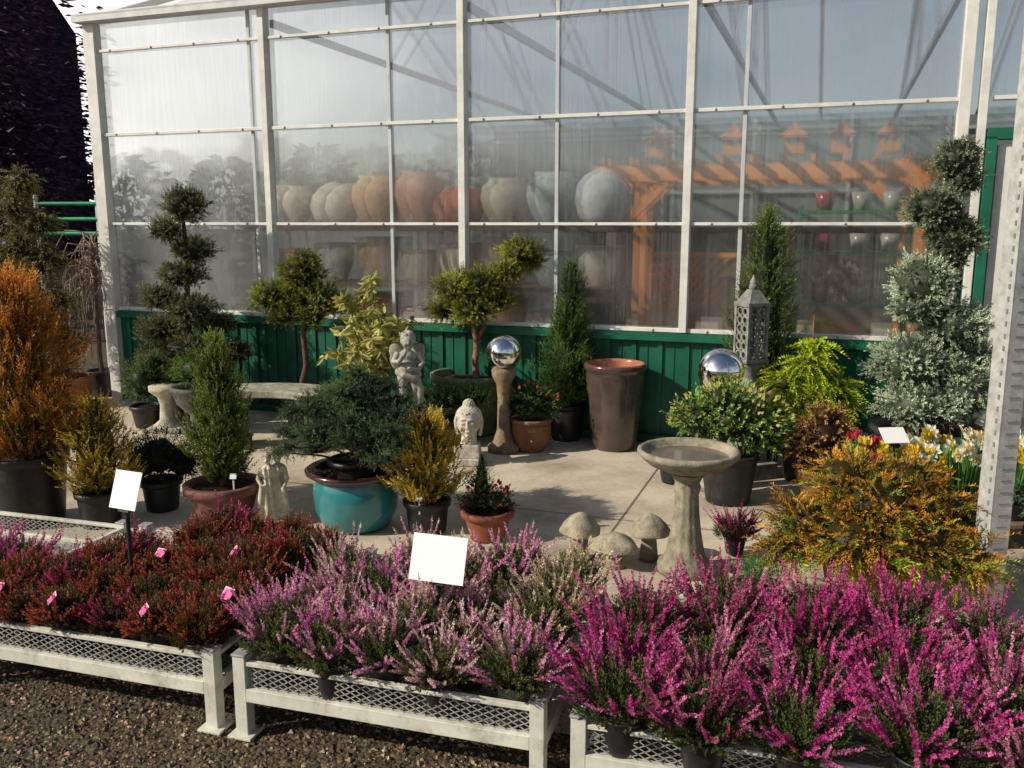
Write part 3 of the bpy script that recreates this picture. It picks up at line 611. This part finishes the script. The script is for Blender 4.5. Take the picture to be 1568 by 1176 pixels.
def f(b):
    pot(b,.17,.13,.28); stem(b,(0,0,.25),(.03,0,1.1),.028,.018,8,.012)
    balls=[(.02,0,1.24,.2,.14),(-.24,-.03,1.06,.17,.13),(.17,-.05,1.04,.19,.13),(-.04,.03,1.05,.2,.13),(.3,0,1.0,.12,.1),(.08,-.05,1.36,.12,.08),(-.1,-.1,.92,.14,.08),(.12,-.1,.9,.12,.08)]
    for q in balls: stem(b,(.02,0,.85),(q[0],q[1],q[2]-.02),.013,.007,5,.01)
    clumps(b,sc_(balls,1.05),(.05,.07,.01),(.17,.185,.025),dens=900,L=.075,k=14,ll=.028,lw=.009,core=.6,var=.6)
bushy('pine_standard_tree',(-1.72,7.2),f)
def f(b):
    pot(b,.18,.14,.26)
    for i in range(32):
        a=R.random()*6.28;r=.36*math.sqrt(R.random());h=1.26-1.3*r+.15*R.normal()*.5; h=max(.45,h)
        if i<2: r,h=.05+.03*i,1.3-.05*i
        P=np.array([[0,0,.25],[math.cos(a)*r*.5,math.sin(a)*r*.5,.25+(h-.25)*.6],[math.cos(a)*r,math.sin(a)*r,h],[math.cos(a)*r*1.25,math.sin(a)*r*1.25,h-.06]])
        t=np.linspace(0,1,10);P=np.stack([np.interp(t,[0,.4,.85,1],P[:,j]) for j in range(3)],1)
        tube(b,P,np.linspace(.007,.003,10),'bark',(.12,.1,.04),5)
        n=28;tt=R.uniform(.4,1,n);Q=np.stack([np.interp(tt,t,P[:,j]) for j in range(3)],1)
        d=rdir(n,-.5);d[:,2]-=.55
        m=R.random((n,1));c=np.array([.17,.2,.04])*(1-m)+np.array([.66,.6,.2])*m
        leaves(b,Q,d,.075+.04*R.random(n),.034,c,big=True,fold=.2)
bushy('variegated_shrub',(-1.0,6.5),f)
def f(b):
    lathe(b,[(0,0),(.2,0),(.22,.03),(.2,.08),(.27,.3),(.3,.42),(.32,.44),(.32,.48),(.29,.48),(.27,.42)],'stone',(.2,.22,.14),seg=40); lathe(b,[(.28,.43),(0,.45)],'soil',(.05,.04,.02))
    stem(b,(.05,0,.43),(.05,0,.72),.03,.024,5,.008,col=(.3,.17,.12)); stem(b,(.05,0,.72),(.0,0,.98),.024,.015,5,.01,col=(.3,.17,.12)); stem(b,(.05,0,.74),(.38,0,1.38),.018,.01,8,.02,col=(.25,.14,.1))
    balls=[(-.1,0,1.14,.19,.14),(.1,-.04,1.2,.17,.12),(-.2,.02,.98,.14,.1),(.02,-.1,.98,.18,.1),(.2,0,1.05,.14,.1),(.4,0,1.42,.17,.12),(.3,-.02,1.28,.12,.08),(.5,.02,1.36,.1,.08),(.22,0,1.22,.1,.08)]
    clumps(b,sc_(balls,1.06),(.06,.08,.01),(.22,.23,.03),dens=900,L=.075,k=14,ll=.028,lw=.009,core=.55,var=.6)
bushy('bonsai_pine',(-.33,6.95),f)
def f(b):
    pot(b,.16,.12,.2); clumps(b,[(0,0,.36,.26,.12),(-.2,0,.34,.16,.1),(.2,-.02,.36,.16,.1)],(.03,.065,.015),(.1,.17,.04),dens=900,L=.08,up=.5)
bushy('spreading_juniper',(-.5,6.55),f)
def f(b):
    pot(b,.14,.11,.28); cone(b,(0,0,.25),.24,.85,1500,(.03,.065,.012),(.1,.175,.03),L=.09,ll=.022,lw=.01,pw=.6,lump=.28)
    cone(b,(.03,0,.75),.12,.63,600,(.02,.04,.012),(.06,.09,.025),L=.09,ll=.02,lw=.009,pw=.45,lump=.25)
bushy('upright_arborvitae',(.42,6.72),f)
def f(b):
    pot(b,.14,.1,.24,'terracotta',(.26,.12,.055),rim=.02,bulge=.025)
    clumps(b,[(0,0,.36,.15,.11),(.12,0,.33,.1,.08),(-.11,0,.33,.1,.08)],(.02,.05,.015),(.09,.15,.04),dens=500,L=.06,ll=.03,lw=.014)
    d=rdir(22,.2);leaves(b,d*np.array([.2,.16,.14])+np.array([0,0,.36]),d,.035,.03,(.5,.1,.08),'petal')
    tag(b,.0,-.14,.16,.04,.03)
bushy('potted_primroses',(.14,6.38),f)
b=Bd(); pr=[(0,0),(.15,0),(.162,.015)]
for t in np.linspace(.05,.9,18): pr.append((.16+.06*t**.8+(.006 if abs(t-.72)<.03 or abs(t-.8)<.03 else 0),.64*t))
pr+=[(.222,.59),(.23,.6),(.233,.625),(.226,.638),(.205,.64),(.198,.62),(.19,.4),(.16,.1),(0,.1)]
cs=[(.075,.052,.045)]*(len(pr)-7)+[(.1,.05,.038)]*2+[(.42,.16,.08)]*5
lathe(b,pr,'glaze',cs,seg=56); b.build('tall_clay_planter',(.76,6.45,G0))
def f(b):
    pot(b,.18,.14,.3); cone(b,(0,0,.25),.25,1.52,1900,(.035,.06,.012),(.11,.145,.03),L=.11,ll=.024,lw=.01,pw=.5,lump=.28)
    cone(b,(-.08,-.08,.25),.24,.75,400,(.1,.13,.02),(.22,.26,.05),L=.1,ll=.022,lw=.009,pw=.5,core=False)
bushy('tall_arborvitae',(1.72,6.05),f)
def f(b):
    pot(b,.15,.12,.24); balls=[(0,0,.76,.17,.13),(-.15,0,.64,.17,.12),(.17,0,.62,.18,.12),(0,-.05,.5,.22,.13),(.2,0,.48,.15,.11),(.05,0,.88,.1,.07)]
    clumps(b,balls,(.16,.22,.01),(.4,.48,.025),dens=330,L=.15,k=22,ll=.032,lw=.01,up=.25,core=.4,curve=-.55,flat=True,ang=.75)
    stem(b,(.02,0,.3),(.02,0,1.08),.008,.005,5,.004,col=(.25,.1,.05))
bushy('golden_threadleaf_cypress',(1.9,5.62),f)
def f(b):
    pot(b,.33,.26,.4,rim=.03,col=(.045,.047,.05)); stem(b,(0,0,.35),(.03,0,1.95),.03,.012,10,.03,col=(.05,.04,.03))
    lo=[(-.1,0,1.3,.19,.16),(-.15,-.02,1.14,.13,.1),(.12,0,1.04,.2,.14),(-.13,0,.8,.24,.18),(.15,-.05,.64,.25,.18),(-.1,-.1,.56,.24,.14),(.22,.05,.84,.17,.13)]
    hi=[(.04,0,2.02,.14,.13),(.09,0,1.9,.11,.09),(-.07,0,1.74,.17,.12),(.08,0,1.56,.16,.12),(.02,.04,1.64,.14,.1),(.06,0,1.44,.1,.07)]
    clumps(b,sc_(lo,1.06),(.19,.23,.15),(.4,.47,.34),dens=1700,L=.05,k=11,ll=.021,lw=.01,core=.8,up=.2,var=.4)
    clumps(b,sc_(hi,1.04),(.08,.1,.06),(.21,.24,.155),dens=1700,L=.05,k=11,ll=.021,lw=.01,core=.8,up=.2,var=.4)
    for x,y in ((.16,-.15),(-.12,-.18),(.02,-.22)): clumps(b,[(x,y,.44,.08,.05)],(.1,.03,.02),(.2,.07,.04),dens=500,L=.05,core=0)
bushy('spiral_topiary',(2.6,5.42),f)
def f(b):
    pot(b,.17,.13,.3); clumps(b,[(0,0,.5,.23,.16),(.2,0,.42,.17,.13),(-.18,0,.5,.17,.14),(-.05,0,.62,.15,.1)],(.05,.09,.02),(.22,.32,.08),dens=420,L=.08,k=9,ll=.035,lw=.018,big=True)
    n=180;d=rdir(n,0);leaves(b,d*np.array([.35,.27,.22])+np.array([0,0,.48]),d,.035,.022,(.6,.54,.16),'petal')
bushy('euonymus_shrub',(1.3,5.15),f)
def f(b):
    pot(b,.13,.1,.2,'terracotta',(.2,.08,.05)); clumps(b,[(0,0,.42,.18,.15),(.12,0,.32,.13,.1),(-.12,0,.34,.12,.1),(.02,0,.54,.11,.08)],(.12,.055,.025),(.32,.2,.06),dens=420,L=.08,k=9,ll=.03,lw=.015,big=True)
bushy('nandina_shrub',(1.83,5.1),f)
def f(b):
    pot(b,.1,.08,.12); clumps(b,[(0,0,.17,.13,.06)],(.16,.15,.02),(.4,.36,.06),dens=700,L=.05)
bushy('low_golden_shrub',(1.05,5.55),f)
def f(b):
    pot(b,.12,.09,.15); clumps(b,[(0,0,.28,.15,.12)],(.03,.03,.01),(.12,.08,.03),dens=500,L=.07)
    n=40;d=rdir(n,0);leaves(b,d*.16+np.array([0,0,.26]),d,.025,.02,(.4,.04,.02),'petal')
bushy('berry_shrub',(2.1,4.95),f)
def f(b):
    pot(b,.2,.16,.2,'terracotta',(.2,.07,.04))
    balls=[(0,0,.44,.27,.17),(-.27,0,.35,.2,.15),(.28,.02,.4,.24,.16),(.12,-.15,.33,.24,.14),(-.12,-.15,.33,.22,.14),(.42,-.02,.33,.18,.13),(-.1,.1,.53,.18,.12),(.18,.08,.54,.17,.1),(-.38,-.02,.25,.13,.1),(.3,-.2,.26,.2,.12)]
    clumps(b,balls,(.13,.1,.012),(.42,.19,.025),dens=400,L=.11,k=20,ll=.026,lw=.009,up=.1,core=.55,var=.5,curve=-.3,flat=True)
    clumps(b,[(q[0],q[1]-.02,q[2]-.04,q[3],q[4]) for q in balls],(.09,.13,.012),(.27,.3,.03),dens=240,L=.11,k=20,ll=.026,lw=.009,up=0,core=0,curve=-.3,flat=True)
bushy('orange_false_cypress',(1.58,3.75),f)
def f(b):
    pot(b,.09,.07,.12); n=80;a=R.random(n)*6.28
    D=np.stack([np.cos(a),np.sin(a),.35+R.random(n)],1);sprays(b,np.tile([[0,0,.12]],(n,1)),D,.2,22,.025,.005,.8,(.03,.09,.02),(.09,.22,.05),curve=-.5,flat=True)
bushy('fern',(1.06,3.62),f)
link('magenta_heather_plant',MAG[0],(1.12,4.25,.02),1.,.75)
def flowers(name,loc,kind):
    b=Bd(); pot(b,.1,.08,.14); n=18
    for i in range(n):
        a=R.random()*6.28;r=.09*R.random();h=.3+.12*R.random();x,y=math.cos(a)*r,math.sin(a)*r;x2,y2=x*1.7,y*1.7
        tube(b,[(x,y,.12),((x+x2)/2,(y+y2)/2,(h+.12)/2),(x2,y2,h)],.0035,'leaf',(.1,.25,.05),5)
        fd=nrm(np.array([R.normal()*.6,-.8+R.normal()*.4,.25]))
        c=np.array([x2,y2,h]); u=nrm(np.cross(fd,[0,0,1.]));v=np.cross(u,fd)
        if kind=='daff':
            col=[(.8,.78,.66),(.78,.6,.04),(.8,.8,.72)][i%3]; pa=np.arange(6)*PI/3
            D=u*np.cos(pa)[:,None]+v*np.sin(pa)[:,None]+fd*.1
            leaves(b,np.tile(c,(6,1)),D,.042,.028,col,'petal',big=True,up=fd)
            tube(b,[c,c+fd*.012,c+fd*.022],[.006,.009,.013],'petal',(.75,.5,.03),8)
        else:
            pa=np.arange(6)*PI/3
            D=np.stack([np.cos(pa)*.35,np.sin(pa)*.35,np.ones(6)],1); leaves(b,c+np.stack([np.cos(pa),np.sin(pa),0*pa],1)*.012,D,.045,.026,(.5,.04,.08) if i%3 else (.75,.6,.1),'petal',big=True)
    n=70;a=R.random(n)*6.28;r=.08*R.random(n)
    leaves(b,np.stack([np.cos(a)*r,np.sin(a)*r,np.full(n,.12)],1),np.stack([np.cos(a)*.3,np.sin(a)*.3,np.ones(n)],1),.2+.1*R.random(n),.014,(.12,.27,.07),big=True)
    b.build(name,(loc[0],loc[1],.15 if kind=='daff' else .1))
b=Bd(); 
for x in (-.55,.55):
    for y in (-.2,.2): box(b,(x,y,.065),(.05,.05,.13),'wood',(.15,.1,.07))
for y in np.linspace(-.22,.22,5): box(b,(0,y,.138),(1.2,.09,.018),'wood',(.2,.14,.1))
b.build('low_wooden_stand',(2.5,4.55,G0-.002))
for i,(x,y) in enumerate([(2.06,4.42),(2.2,4.6),(2.32,4.42),(2.46,4.6),(2.58,4.42),(2.75,4.6),(2.9,4.45)]): flowers('daffodil_pot',(x,y),'daff')
b=Bd(); box(b,(0,0,.045),(.3,.28,.09),'wood',(.15,.1,.07)); b.build('low_wooden_crate',(1.9,4.68,G0-.002))
flowers('tulip_pot',(1.9,4.66),'tul')
def f(b):
    pot(b,.16,.12,.25); clumps(b,[(0,0,.4,.22,.2)],(.02,.04,.015),(.05,.1,.04),dens=400,L=.08,ll=.04,lw=.02)
bushy('dark_laurel_shrub',(2.55,3.9),f)
# ---------------------------------------------------------------- ornaments
def remesh(b,name,vox,parent=None,loc=(0,0,0),rz=0):
    o=b.build(name,loc,rz,parent); md=o.modifiers.new('r','REMESH'); md.mode='VOXEL'; md.voxel_size=vox; md.use_smooth_shade=True
    s=o.modifiers.new('s','SMOOTH'); s.iterations=2; return o
def solidstone(name,col,dark):
    m,nt,out=nodes(name);L=nt.links.new
    tc=N(nt,'ShaderNodeTexCoord');n=N(nt,'ShaderNodeTexNoise',Scale=16.,Detail=7.,Roughness=.7);L(tc.outputs['Object'],n.inputs['Vector'])
    cr=N(nt,'ShaderNodeValToRGB');cr.color_ramp.elements[0].position=.35;cr.color_ramp.elements[1].position=.6
    cr.color_ramp.elements[0].color=(*dark,1);cr.color_ramp.elements[1].color=(*col,1);L(n.outputs['Fac'],cr.inputs[0])
    p=N(nt,'ShaderNodeBsdfPrincipled',Roughness=.85);L(cr.outputs[0],p.inputs['Base Color'])
    n2=N(nt,'ShaderNodeTexNoise',Scale=120.,Detail=4.);L(tc.outputs['Object'],n2.inputs['Vector']);bp=N(nt,'ShaderNodeBump',Strength=.4,Distance=.002);L(n2.outputs['Fac'],bp.inputs['Height']);L(bp.outputs[0],p.inputs['Normal'])
    L(p.outputs[0],out.inputs[0]);MATS[name]=m
solidstone('cast_grey',(.42,.4,.34),(.2,.19,.16)); solidstone('cast_cream',(.64,.58,.45),(.34,.29,.21)); solidstone('cast_pale',(.58,.54,.45),(.34,.31,.26))
e=empty('cherub_statue',(-.72,6.05,G0),.15)
b=Bd(); m_='stone'
box(b,(0,0,.03),(.28,.28,.06),m_,(.3,.3,.28)); box(b,(0,0,.2),(.2,.2,.28),m_,(.28,.28,.26),tp=.92); box(b,(0,0,.36),(.25,.25,.045),m_,(.3,.3,.28)); b.build('pedestal',parent=e,bevel=.006)
b=Bd(); g='cast_grey'; c=(.5,)*3
ell(b,(0,0,.395),(.1,.09,.02),g,c)
tube(b,[(-.035,-.01,.4),(-.04,-.012,.47),(-.036,-.018,.53),(-.034,0,.62)],[.02,.027,.027,.044],g,c,12)
tube(b,[(.05,.01,.4),(.055,.006,.47),(.05,-.022,.53),(.036,0,.62)],[.02,.027,.027,.044],g,c,12)
ell(b,(-.038,-.03,.405),(.018,.036,.014),g,c); ell(b,(.055,-.014,.405),(.018,.036,.014),g,c)
ell(b,(0,.004,.635),(.068,.056,.05),g,c); ell(b,(0,-.012,.68),(.06,.056,.055),g,c); ell(b,(-.004,0,.74),(.066,.046,.055),g,c)
tube(b,[(0,0,.77),(.004,-.004,.81)],[.03,.026],g,c)
ell(b,(.006,-.012,.85),(.046,.05,.056),g,c); ell(b,(.006,.006,.868),(.054,.054,.052),g,c,.15)
for i in range(26):
    d=rdir(1,-.1)[0]
    if d[1]<-.45 and d[2]<.6: continue
    ell(b,np.array([.006,.002,.865])+d*np.array([.05,.052,.05]),(.015,.015,.015),g,c,nu=8,nv=6)
ell(b,(.006,-.064,.845),(.007,.012,.011),g,c,nu=8,nv=6)
for s1 in(-1,1): ell(b,(.006+s1*.02,-.05,.832),(.016,.014,.014),g,c,nu=8,nv=6); ell(b,(.006+s1*.046,-.005,.85),(.008,.012,.015),g,c,nu=8,nv=6)
ell(b,(.006,-.05,.815),(.016,.014,.01),g,c,nu=8,nv=6)
tube(b,[(-.062,0,.77),(-.095,-.02,.71),(-.06,-.07,.72),(-.02,-.078,.775)],[.026,.022,.019,.014],g,c,10); ell(b,(-.015,-.08,.788),(.014,.013,.017),g,c)
tube(b,[(.062,0,.77),(.1,-.01,.7),(.07,-.06,.655),(.02,-.078,.67)],[.026,.022,.018,.014],g,c,10); ell(b,(.01,-.082,.675),(.018,.013,.013),g,c)
for s1 in(-1,1):
    ell(b,(s1*.07,.055,.76),(.05,.014,.075),g,c,ry=s1*.45); ell(b,(s1*.09,.06,.70),(.028,.01,.06),g,c,ry=s1*.3)
tube(b,[(-.075,.0,.64),(-.03,-.058,.625),(.04,-.058,.6),(.078,0,.62),(.05,.05,.64),(-.04,.05,.65),(-.075,0,.64)],.02,g,c,10)
tube(b,[(.06,-.03,.61),(.085,-.03,.52),(.08,-.01,.42)],[.022,.026,.02],g,c,10)
remesh(b,'figure',.005,e)
g='cast_pale'
e=empty('buddha_head_statue',(-.3,6.0,G0),-.05)
b=Bd(); box(b,(0,0,.025),(.22,.19,.05),'stone',(.55,.51,.43)); box(b,(0,0,.095),(.17,.15,.09),'stone',(.55,.51,.43),tp=.86); b.build('plinth',parent=e,bevel=.006)
b=Bd(); tube(b,[(0,.01,.12),(0,.005,.16),(0,.01,.22)],[.068,.055,.055],g,c,16)
ell(b,(0,0,.29),(.078,.088,.1),g,c,nu=24,nv=16); ell(b,(0,-.02,.235),(.055,.06,.045),g,c); ell(b,(0,.012,.335),(.085,.088,.072),g,c,nu=24,nv=16); ell(b,(0,.015,.41),(.04,.042,.04),g,c)
for i in range(230):
    t=i/230;z=1-1.25*t;a=i*2.39996
    q=math.sqrt(max(0,1-z*z));d=np.array([q*math.cos(a),q*math.sin(a),z])
    if d[1]<-.35 and d[2]<.42: continue
    ell(b,np.array([0,.012,.33])+d*np.array([.086,.09,.078]),(.0095,)*3,g,c,nu=8,nv=6)
for i in range(40):
    z=1-i/40*1.2;q=math.sqrt(max(0,1-z*z));a=i*2.4; ell(b,np.array([0,.015,.41])+np.array([q*math.cos(a)*.04,q*math.sin(a)*.042,z*.04]),(.008,)*3,g,c,nu=8,nv=6)
tube(b,[(0,-.088,.315),(0,-.1,.285),(0,-.106,.268)],[.007,.01,.015],g,c)
for s1 in(-1,1):
    tube(b,[(0,-.088,.32),(s1*.025,-.086,.33),(s1*.055,-.066,.318)],[.006,.007,.005],g,c,6)
    ell(b,(s1*.031,-.078,.298),(.02,.012,.009),g,c); ell(b,(s1*.038,-.06,.265),(.026,.026,.024),g,c)
    tube(b,[(s1*.082,.01,.33),(s1*.09,.005,.3),(s1*.086,.0,.24),(s1*.076,0,.2)],[.016,.015,.011,.013],g,c,8)
ell(b,(0,-.084,.243),(.022,.012,.005),g,c); ell(b,(0,-.082,.235),(.018,.012,.006),g,c); ell(b,(0,-.07,.212),(.02,.02,.015),g,c)
remesh(b,'head',.004,e)
g='cast_cream'
e=empty('draped_women_statue',(-1.32,4.72,G0),.1)
b=Bd(); lathe(b,[(0,0),(.085,0),(.085,.03),(.075,.04),(0,.04)],'stone',(.45,.41,.33)); b.build('base',parent=e)
b=Bd()
for (x,y,s,ph) in ((-.022,-.01,1,0),(.03,.015,.96,1.7)):
    fold=lambda a,z:1+.13*np.sin(a*7+ph+z*9)+.06*np.sin(a*13+z*20)
    lathe(b,[(0,.03),(.055,.035),(.05,.1),(.043,.18),(.036,.24),(.026,.275),(.034,.3),(.036,.33),(.018,.345),(0,.346)],g,c,(x,y,0),40,fold)
    tube(b,[(x,y,.33),(x,y,.36)],.013,g,c); ell(b,(x,y-.003,.378),(.021,.024,.028),g,c); ell(b,(x,y+.008,.388),(.024,.024,.024),g,c,.1); ell(b,(x,y-.028,.375),(.004,.006,.006),g,c,nu=8,nv=6)
tube(b,[(-.056,-.01,.325),(-.075,-.025,.27),(-.05,-.055,.235),(-.02,-.06,.25)],[.014,.012,.01,.009],g,c); tube(b,[(.062,.015,.325),(.08,0,.26),(.06,-.04,.21)],[.014,.012,.009],g,c)
tube(b,[(-.05,-.045,.24),(-.06,-.045,.15),(-.065,-.04,.05)],[.014,.018,.02],g,c); tube(b,[(.06,-.03,.22),(.075,-.02,.12),(.07,-.02,.05)],[.012,.016,.02],g,c)
remesh(b,'figures',.0035,e)
def gaz(name,x,y,zb,r,prof,col):
    b=Bd(); lathe(b,prof,'stone',col,seg=32); ell(b,(0,0,zb),(r,r,r),'mirror',(.85,.85,.86),nu=64,nv=40); b.build(name,(x,y,G0))
gaz('gazing_ball_on_pedestal',-.06,6.35,.73,.128,[(0,0),(.12,0),(.12,.04),(.09,.06),(.07,.1),(.05,.16),(.045,.4),(.055,.5),(.085,.56),(.09,.6),(.075,.62),(0,.61)],(.26,.19,.12))
gaz('gazing_ball_on_pedestal',1.29,5.4,.75,.14,[(0,0),(.13,0),(.13,.05),(.08,.08),(.06,.14),(.05,.35),(.06,.48),(.1,.56),(.11,.6),(.08,.63),(0,.62)],(.33,.3,.24))
b=Bd()
fl=lambda a,z:1+.025*np.cos(a*12)*((z>.06)&(z<.48))
lathe(b,[(0,0),(.13,0),(.135,.02),(.13,.045),(.105,.06),(.09,.1),(.072,.2),(.06,.3),(.055,.38),(.064,.42),(.056,.44),(.07,.47),(.09,.49)],'stone',(.27,.245,.18),seg=60,mod=fl)
lathe(b,[(.06,.485),(.11,.5),(.18,.53),(.212,.555),(.226,.57),(.236,.578),(.239,.597),(.226,.606),(.212,.597),(.203,.582),(.17,.56),(.09,.548),(0,.545)],'stone',(.3,.27,.2),seg=60,mod=lambda a,z:1+.008*np.cos(a*16)*(z>.57))
lathe(b,[(.186,.572),(0,.5725)],'glaze',(.1,.08,.05)); b.build('bird_bath',(.83,4.05,G0))
for x,y,h,r,cw in ((.34,4.2,.24,.1,0),(.5,4.1,.17,.115,1),(.68,4.2,.235,.1,2)):
    b=Bd(); wob=lambda a,z:1+.06*np.sin(a*3+cw)+.04*np.sin(a*5+z*30)
    lathe(b,[(0,0),(.05,0),(.046,.02),(.036,h*.5),(.03,h*.7)],'stone',(.3,.26,.19),seg=24)
    lathe(b,[(.03,h*.66),(r*.85,h*.56),(r,h*.58),(r*1.02,h*.62),(r*.8,h*.78),(r*.45,h*.93),(r*.15,h*1.0),(0,h*1.01)],'stone',(.36,.32,.24),seg=40,mod=wob)
    b.build('stone_mushroom',(x,y,G0),cw)
b=Bd(); sc=(.24,.24,.23)
box(b,(0,0,.05),(.3,.3,.1),'stone',sc); box(b,(0,0,.3),(.2,.2,.4),'stone',sc,tp=.8); box(b,(0,0,.53),(.25,.25,.06),'stone',sc,tp=.85)
lathe(b,[(.1,.56),(.05,.62),(.045,.68),(.07,.73),(.085,.75),(0,.751)],'stone',sc,seg=16)
hw=.068; z0,z1=.76,1.14
box(b,(0,0,z0+.012),(.165,.165,.024),'stone',sc)
box(b,(0,0,z1-.005),(.165,.165,.024),'stone',sc)
for i in(-1,1):
    for j in(-1,1): box(b,(i*hw,j*hw,(z0+z1)/2),(.02,.02,z1-z0-.03),'stone',sc)
def ring(cx,cy,cz,r,ax):
    a=np.linspace(0,2*PI,13)
    P=np.stack([cx+(r*np.cos(a) if ax=='y' else 0*a),cy+(r*np.cos(a) if ax=='x' else 0*a),cz+r*np.sin(a)],1); tube(b,P,.007,'stone',sc,6)
for zz in np.arange(z0+.05,z1-.03,.056):
    for o in (-.028,.028):
        for s1 in(-1,1): ring(o,s1*hw,zz,.025,'y'); ring(s1*hw,o,zz,.025,'x')
    for s1 in(-1,1): ring(0,s1*hw,zz+.028,.014,'y'); ring(s1*hw,0,zz+.028,.014,'x')
box(b,(0,0,1.185),(.155,.155,.09),'stone',sc,tp=.35); ell(b,(0,0,1.245),(.028,.028,.03),'stone',sc); lathe(b,[(.02,1.26),(.025,1.275),(.012,1.3),(0,1.33)],'stone',sc,seg=12)
b.build('pierced_stone_lantern',(1.55,5.72,G0),.35)
b=Bd(); pot(b,.16,.12,.28,'terracotta',(.35,.12,.06)); b.build('terracotta_pot',(-4.0,8.0,G0))
# ---------------------------------------------------------------- far left
def f(b):
    pot(b,.25,.2,.35); stem(b,(0,0,.3),(0,0,2.0),.04,.015,8,.02)
    balls=[(0,0,2.0,.16,.16),(-.1,0,1.8,.2,.14),(.12,0,1.65,.2,.14),(-.08,0,1.45,.25,.16),(.15,0,1.3,.24,.15),(-.15,0,1.1,.28,.16),(.18,0,.95,.26,.15),(-.05,-.1,.75,.33,.18),(.2,0,.6,.26,.15)]
    clumps(b,balls,(.07,.06,.022),(.2,.17,.065),dens=800,L=.09,k=10,ll=.027,lw=.011,core=.6,curve=-.5,up=0)
bushy('weeping_conifer',(-4.3,7.95),f)
def f(b):
    pot(b,.15,.12,.25); stem(b,(0,0,.2),(0,0,1.5),.025,.015,8,.015,col=(.12,.09,.07))
    for i in range(70):
        a=R.random()*6.28;r=.12+.22*R.random();h=1.5-R.random()*.5;dr=.3+.5*R.random();t=np.linspace(0,1,8)
        P=np.stack([math.cos(a)*r*np.minimum(1,t*1.6),math.sin(a)*r*np.minimum(1,t*1.6),h+.15*np.sin(t*PI)-dr*t*t],1)+R.normal(size=(8,3))*.015
        tube(b,P,np.linspace(.007,.003,8),'bark',(.32,.24,.19),4)
bushy('weeping_bare_tree',(-3.98,8.5),f)
b=Bd()
for z in (1.55,1.7,1.86): tube(b,[(0,0,z),(.8,-.1,z)],.02,'greenpaint',(.02,.28,.14),8)
for x in (.68,.8,0): tube(b,[(x,-.1*x,0),(x,-.1*x,1.95)],.022,'frame',(.55,.55,.55),8)
b.build('green_pipe_rack',(-5.05,9.6,0))
def forest(name,trees,nl,sz,col=(.034,.014,.04)):  # default leaf colour has the purple of lens flare painted in
    b=Bd()
    for x,y,h,r in trees:
        stem(b,(x,y,0),(x+R.normal()*.3,y,h*.95),.25,.04,7,.12,col=(.09,.06,.075))
        n=nl;t=.1+.9*R.random(n)**1.1;a=R.random(n)*2*PI
        rr=r*(1-t)**.6*(1+.3*np.sin(a*3+t*17))*(.35+.65*R.random(n)**.5)
        P=np.stack([x+rr*np.cos(a),y+rr*np.sin(a),t*h],1);D=np.stack([np.cos(a),np.sin(a),-.2+.3*R.normal(size=n)],1)
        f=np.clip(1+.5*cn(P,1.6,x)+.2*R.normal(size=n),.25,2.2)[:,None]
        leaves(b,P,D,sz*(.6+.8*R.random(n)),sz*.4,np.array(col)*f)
        for i in range(14):
            tt=.2+.7*R.random();a=R.random()*6.28;q=r*(1-tt)**.6
            stem(b,(x,y,tt*h),(x+q*math.cos(a),y+q*math.sin(a),tt*h+.2),.06,.015,4,.05,col=(.12,.075,.1))
    b.build(name)
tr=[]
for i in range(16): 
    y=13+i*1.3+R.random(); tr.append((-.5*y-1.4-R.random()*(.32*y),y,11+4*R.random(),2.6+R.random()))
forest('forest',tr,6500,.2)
tr=[]
for i in range(46):
    a=math.radians(150+i*5.5); d=46+8*R.random(); tr.append((d*math.sin(a),d*math.cos(a),4+2.5*R.random(),3.5+R.random()))
forest('added_reflection_trees',tr,700,.8,(.03,.03,.02))  # tree ring mostly out of view, added to darken the wall's reflections
b=Bd(); n=40; V=[]
for i in range(n):
    a=math.radians(-75+i*(50/39.)); 
    for d,h in ((38,0),(46,11+2*math.sin(i*.9)),(80,13)): V.append([d*math.sin(a),d*math.cos(a),h])
V=np.array(V).reshape(n,3,3).reshape(-1,3); F=[]
for i in range(n-1):
    for j in range(2): F.append([i*3+j,(i+1)*3+j,(i+1)*3+j+1,i*3+j+1])
b.add(V,F,'soil',(.02,.012,.022),True); b.build('wooded_hill')
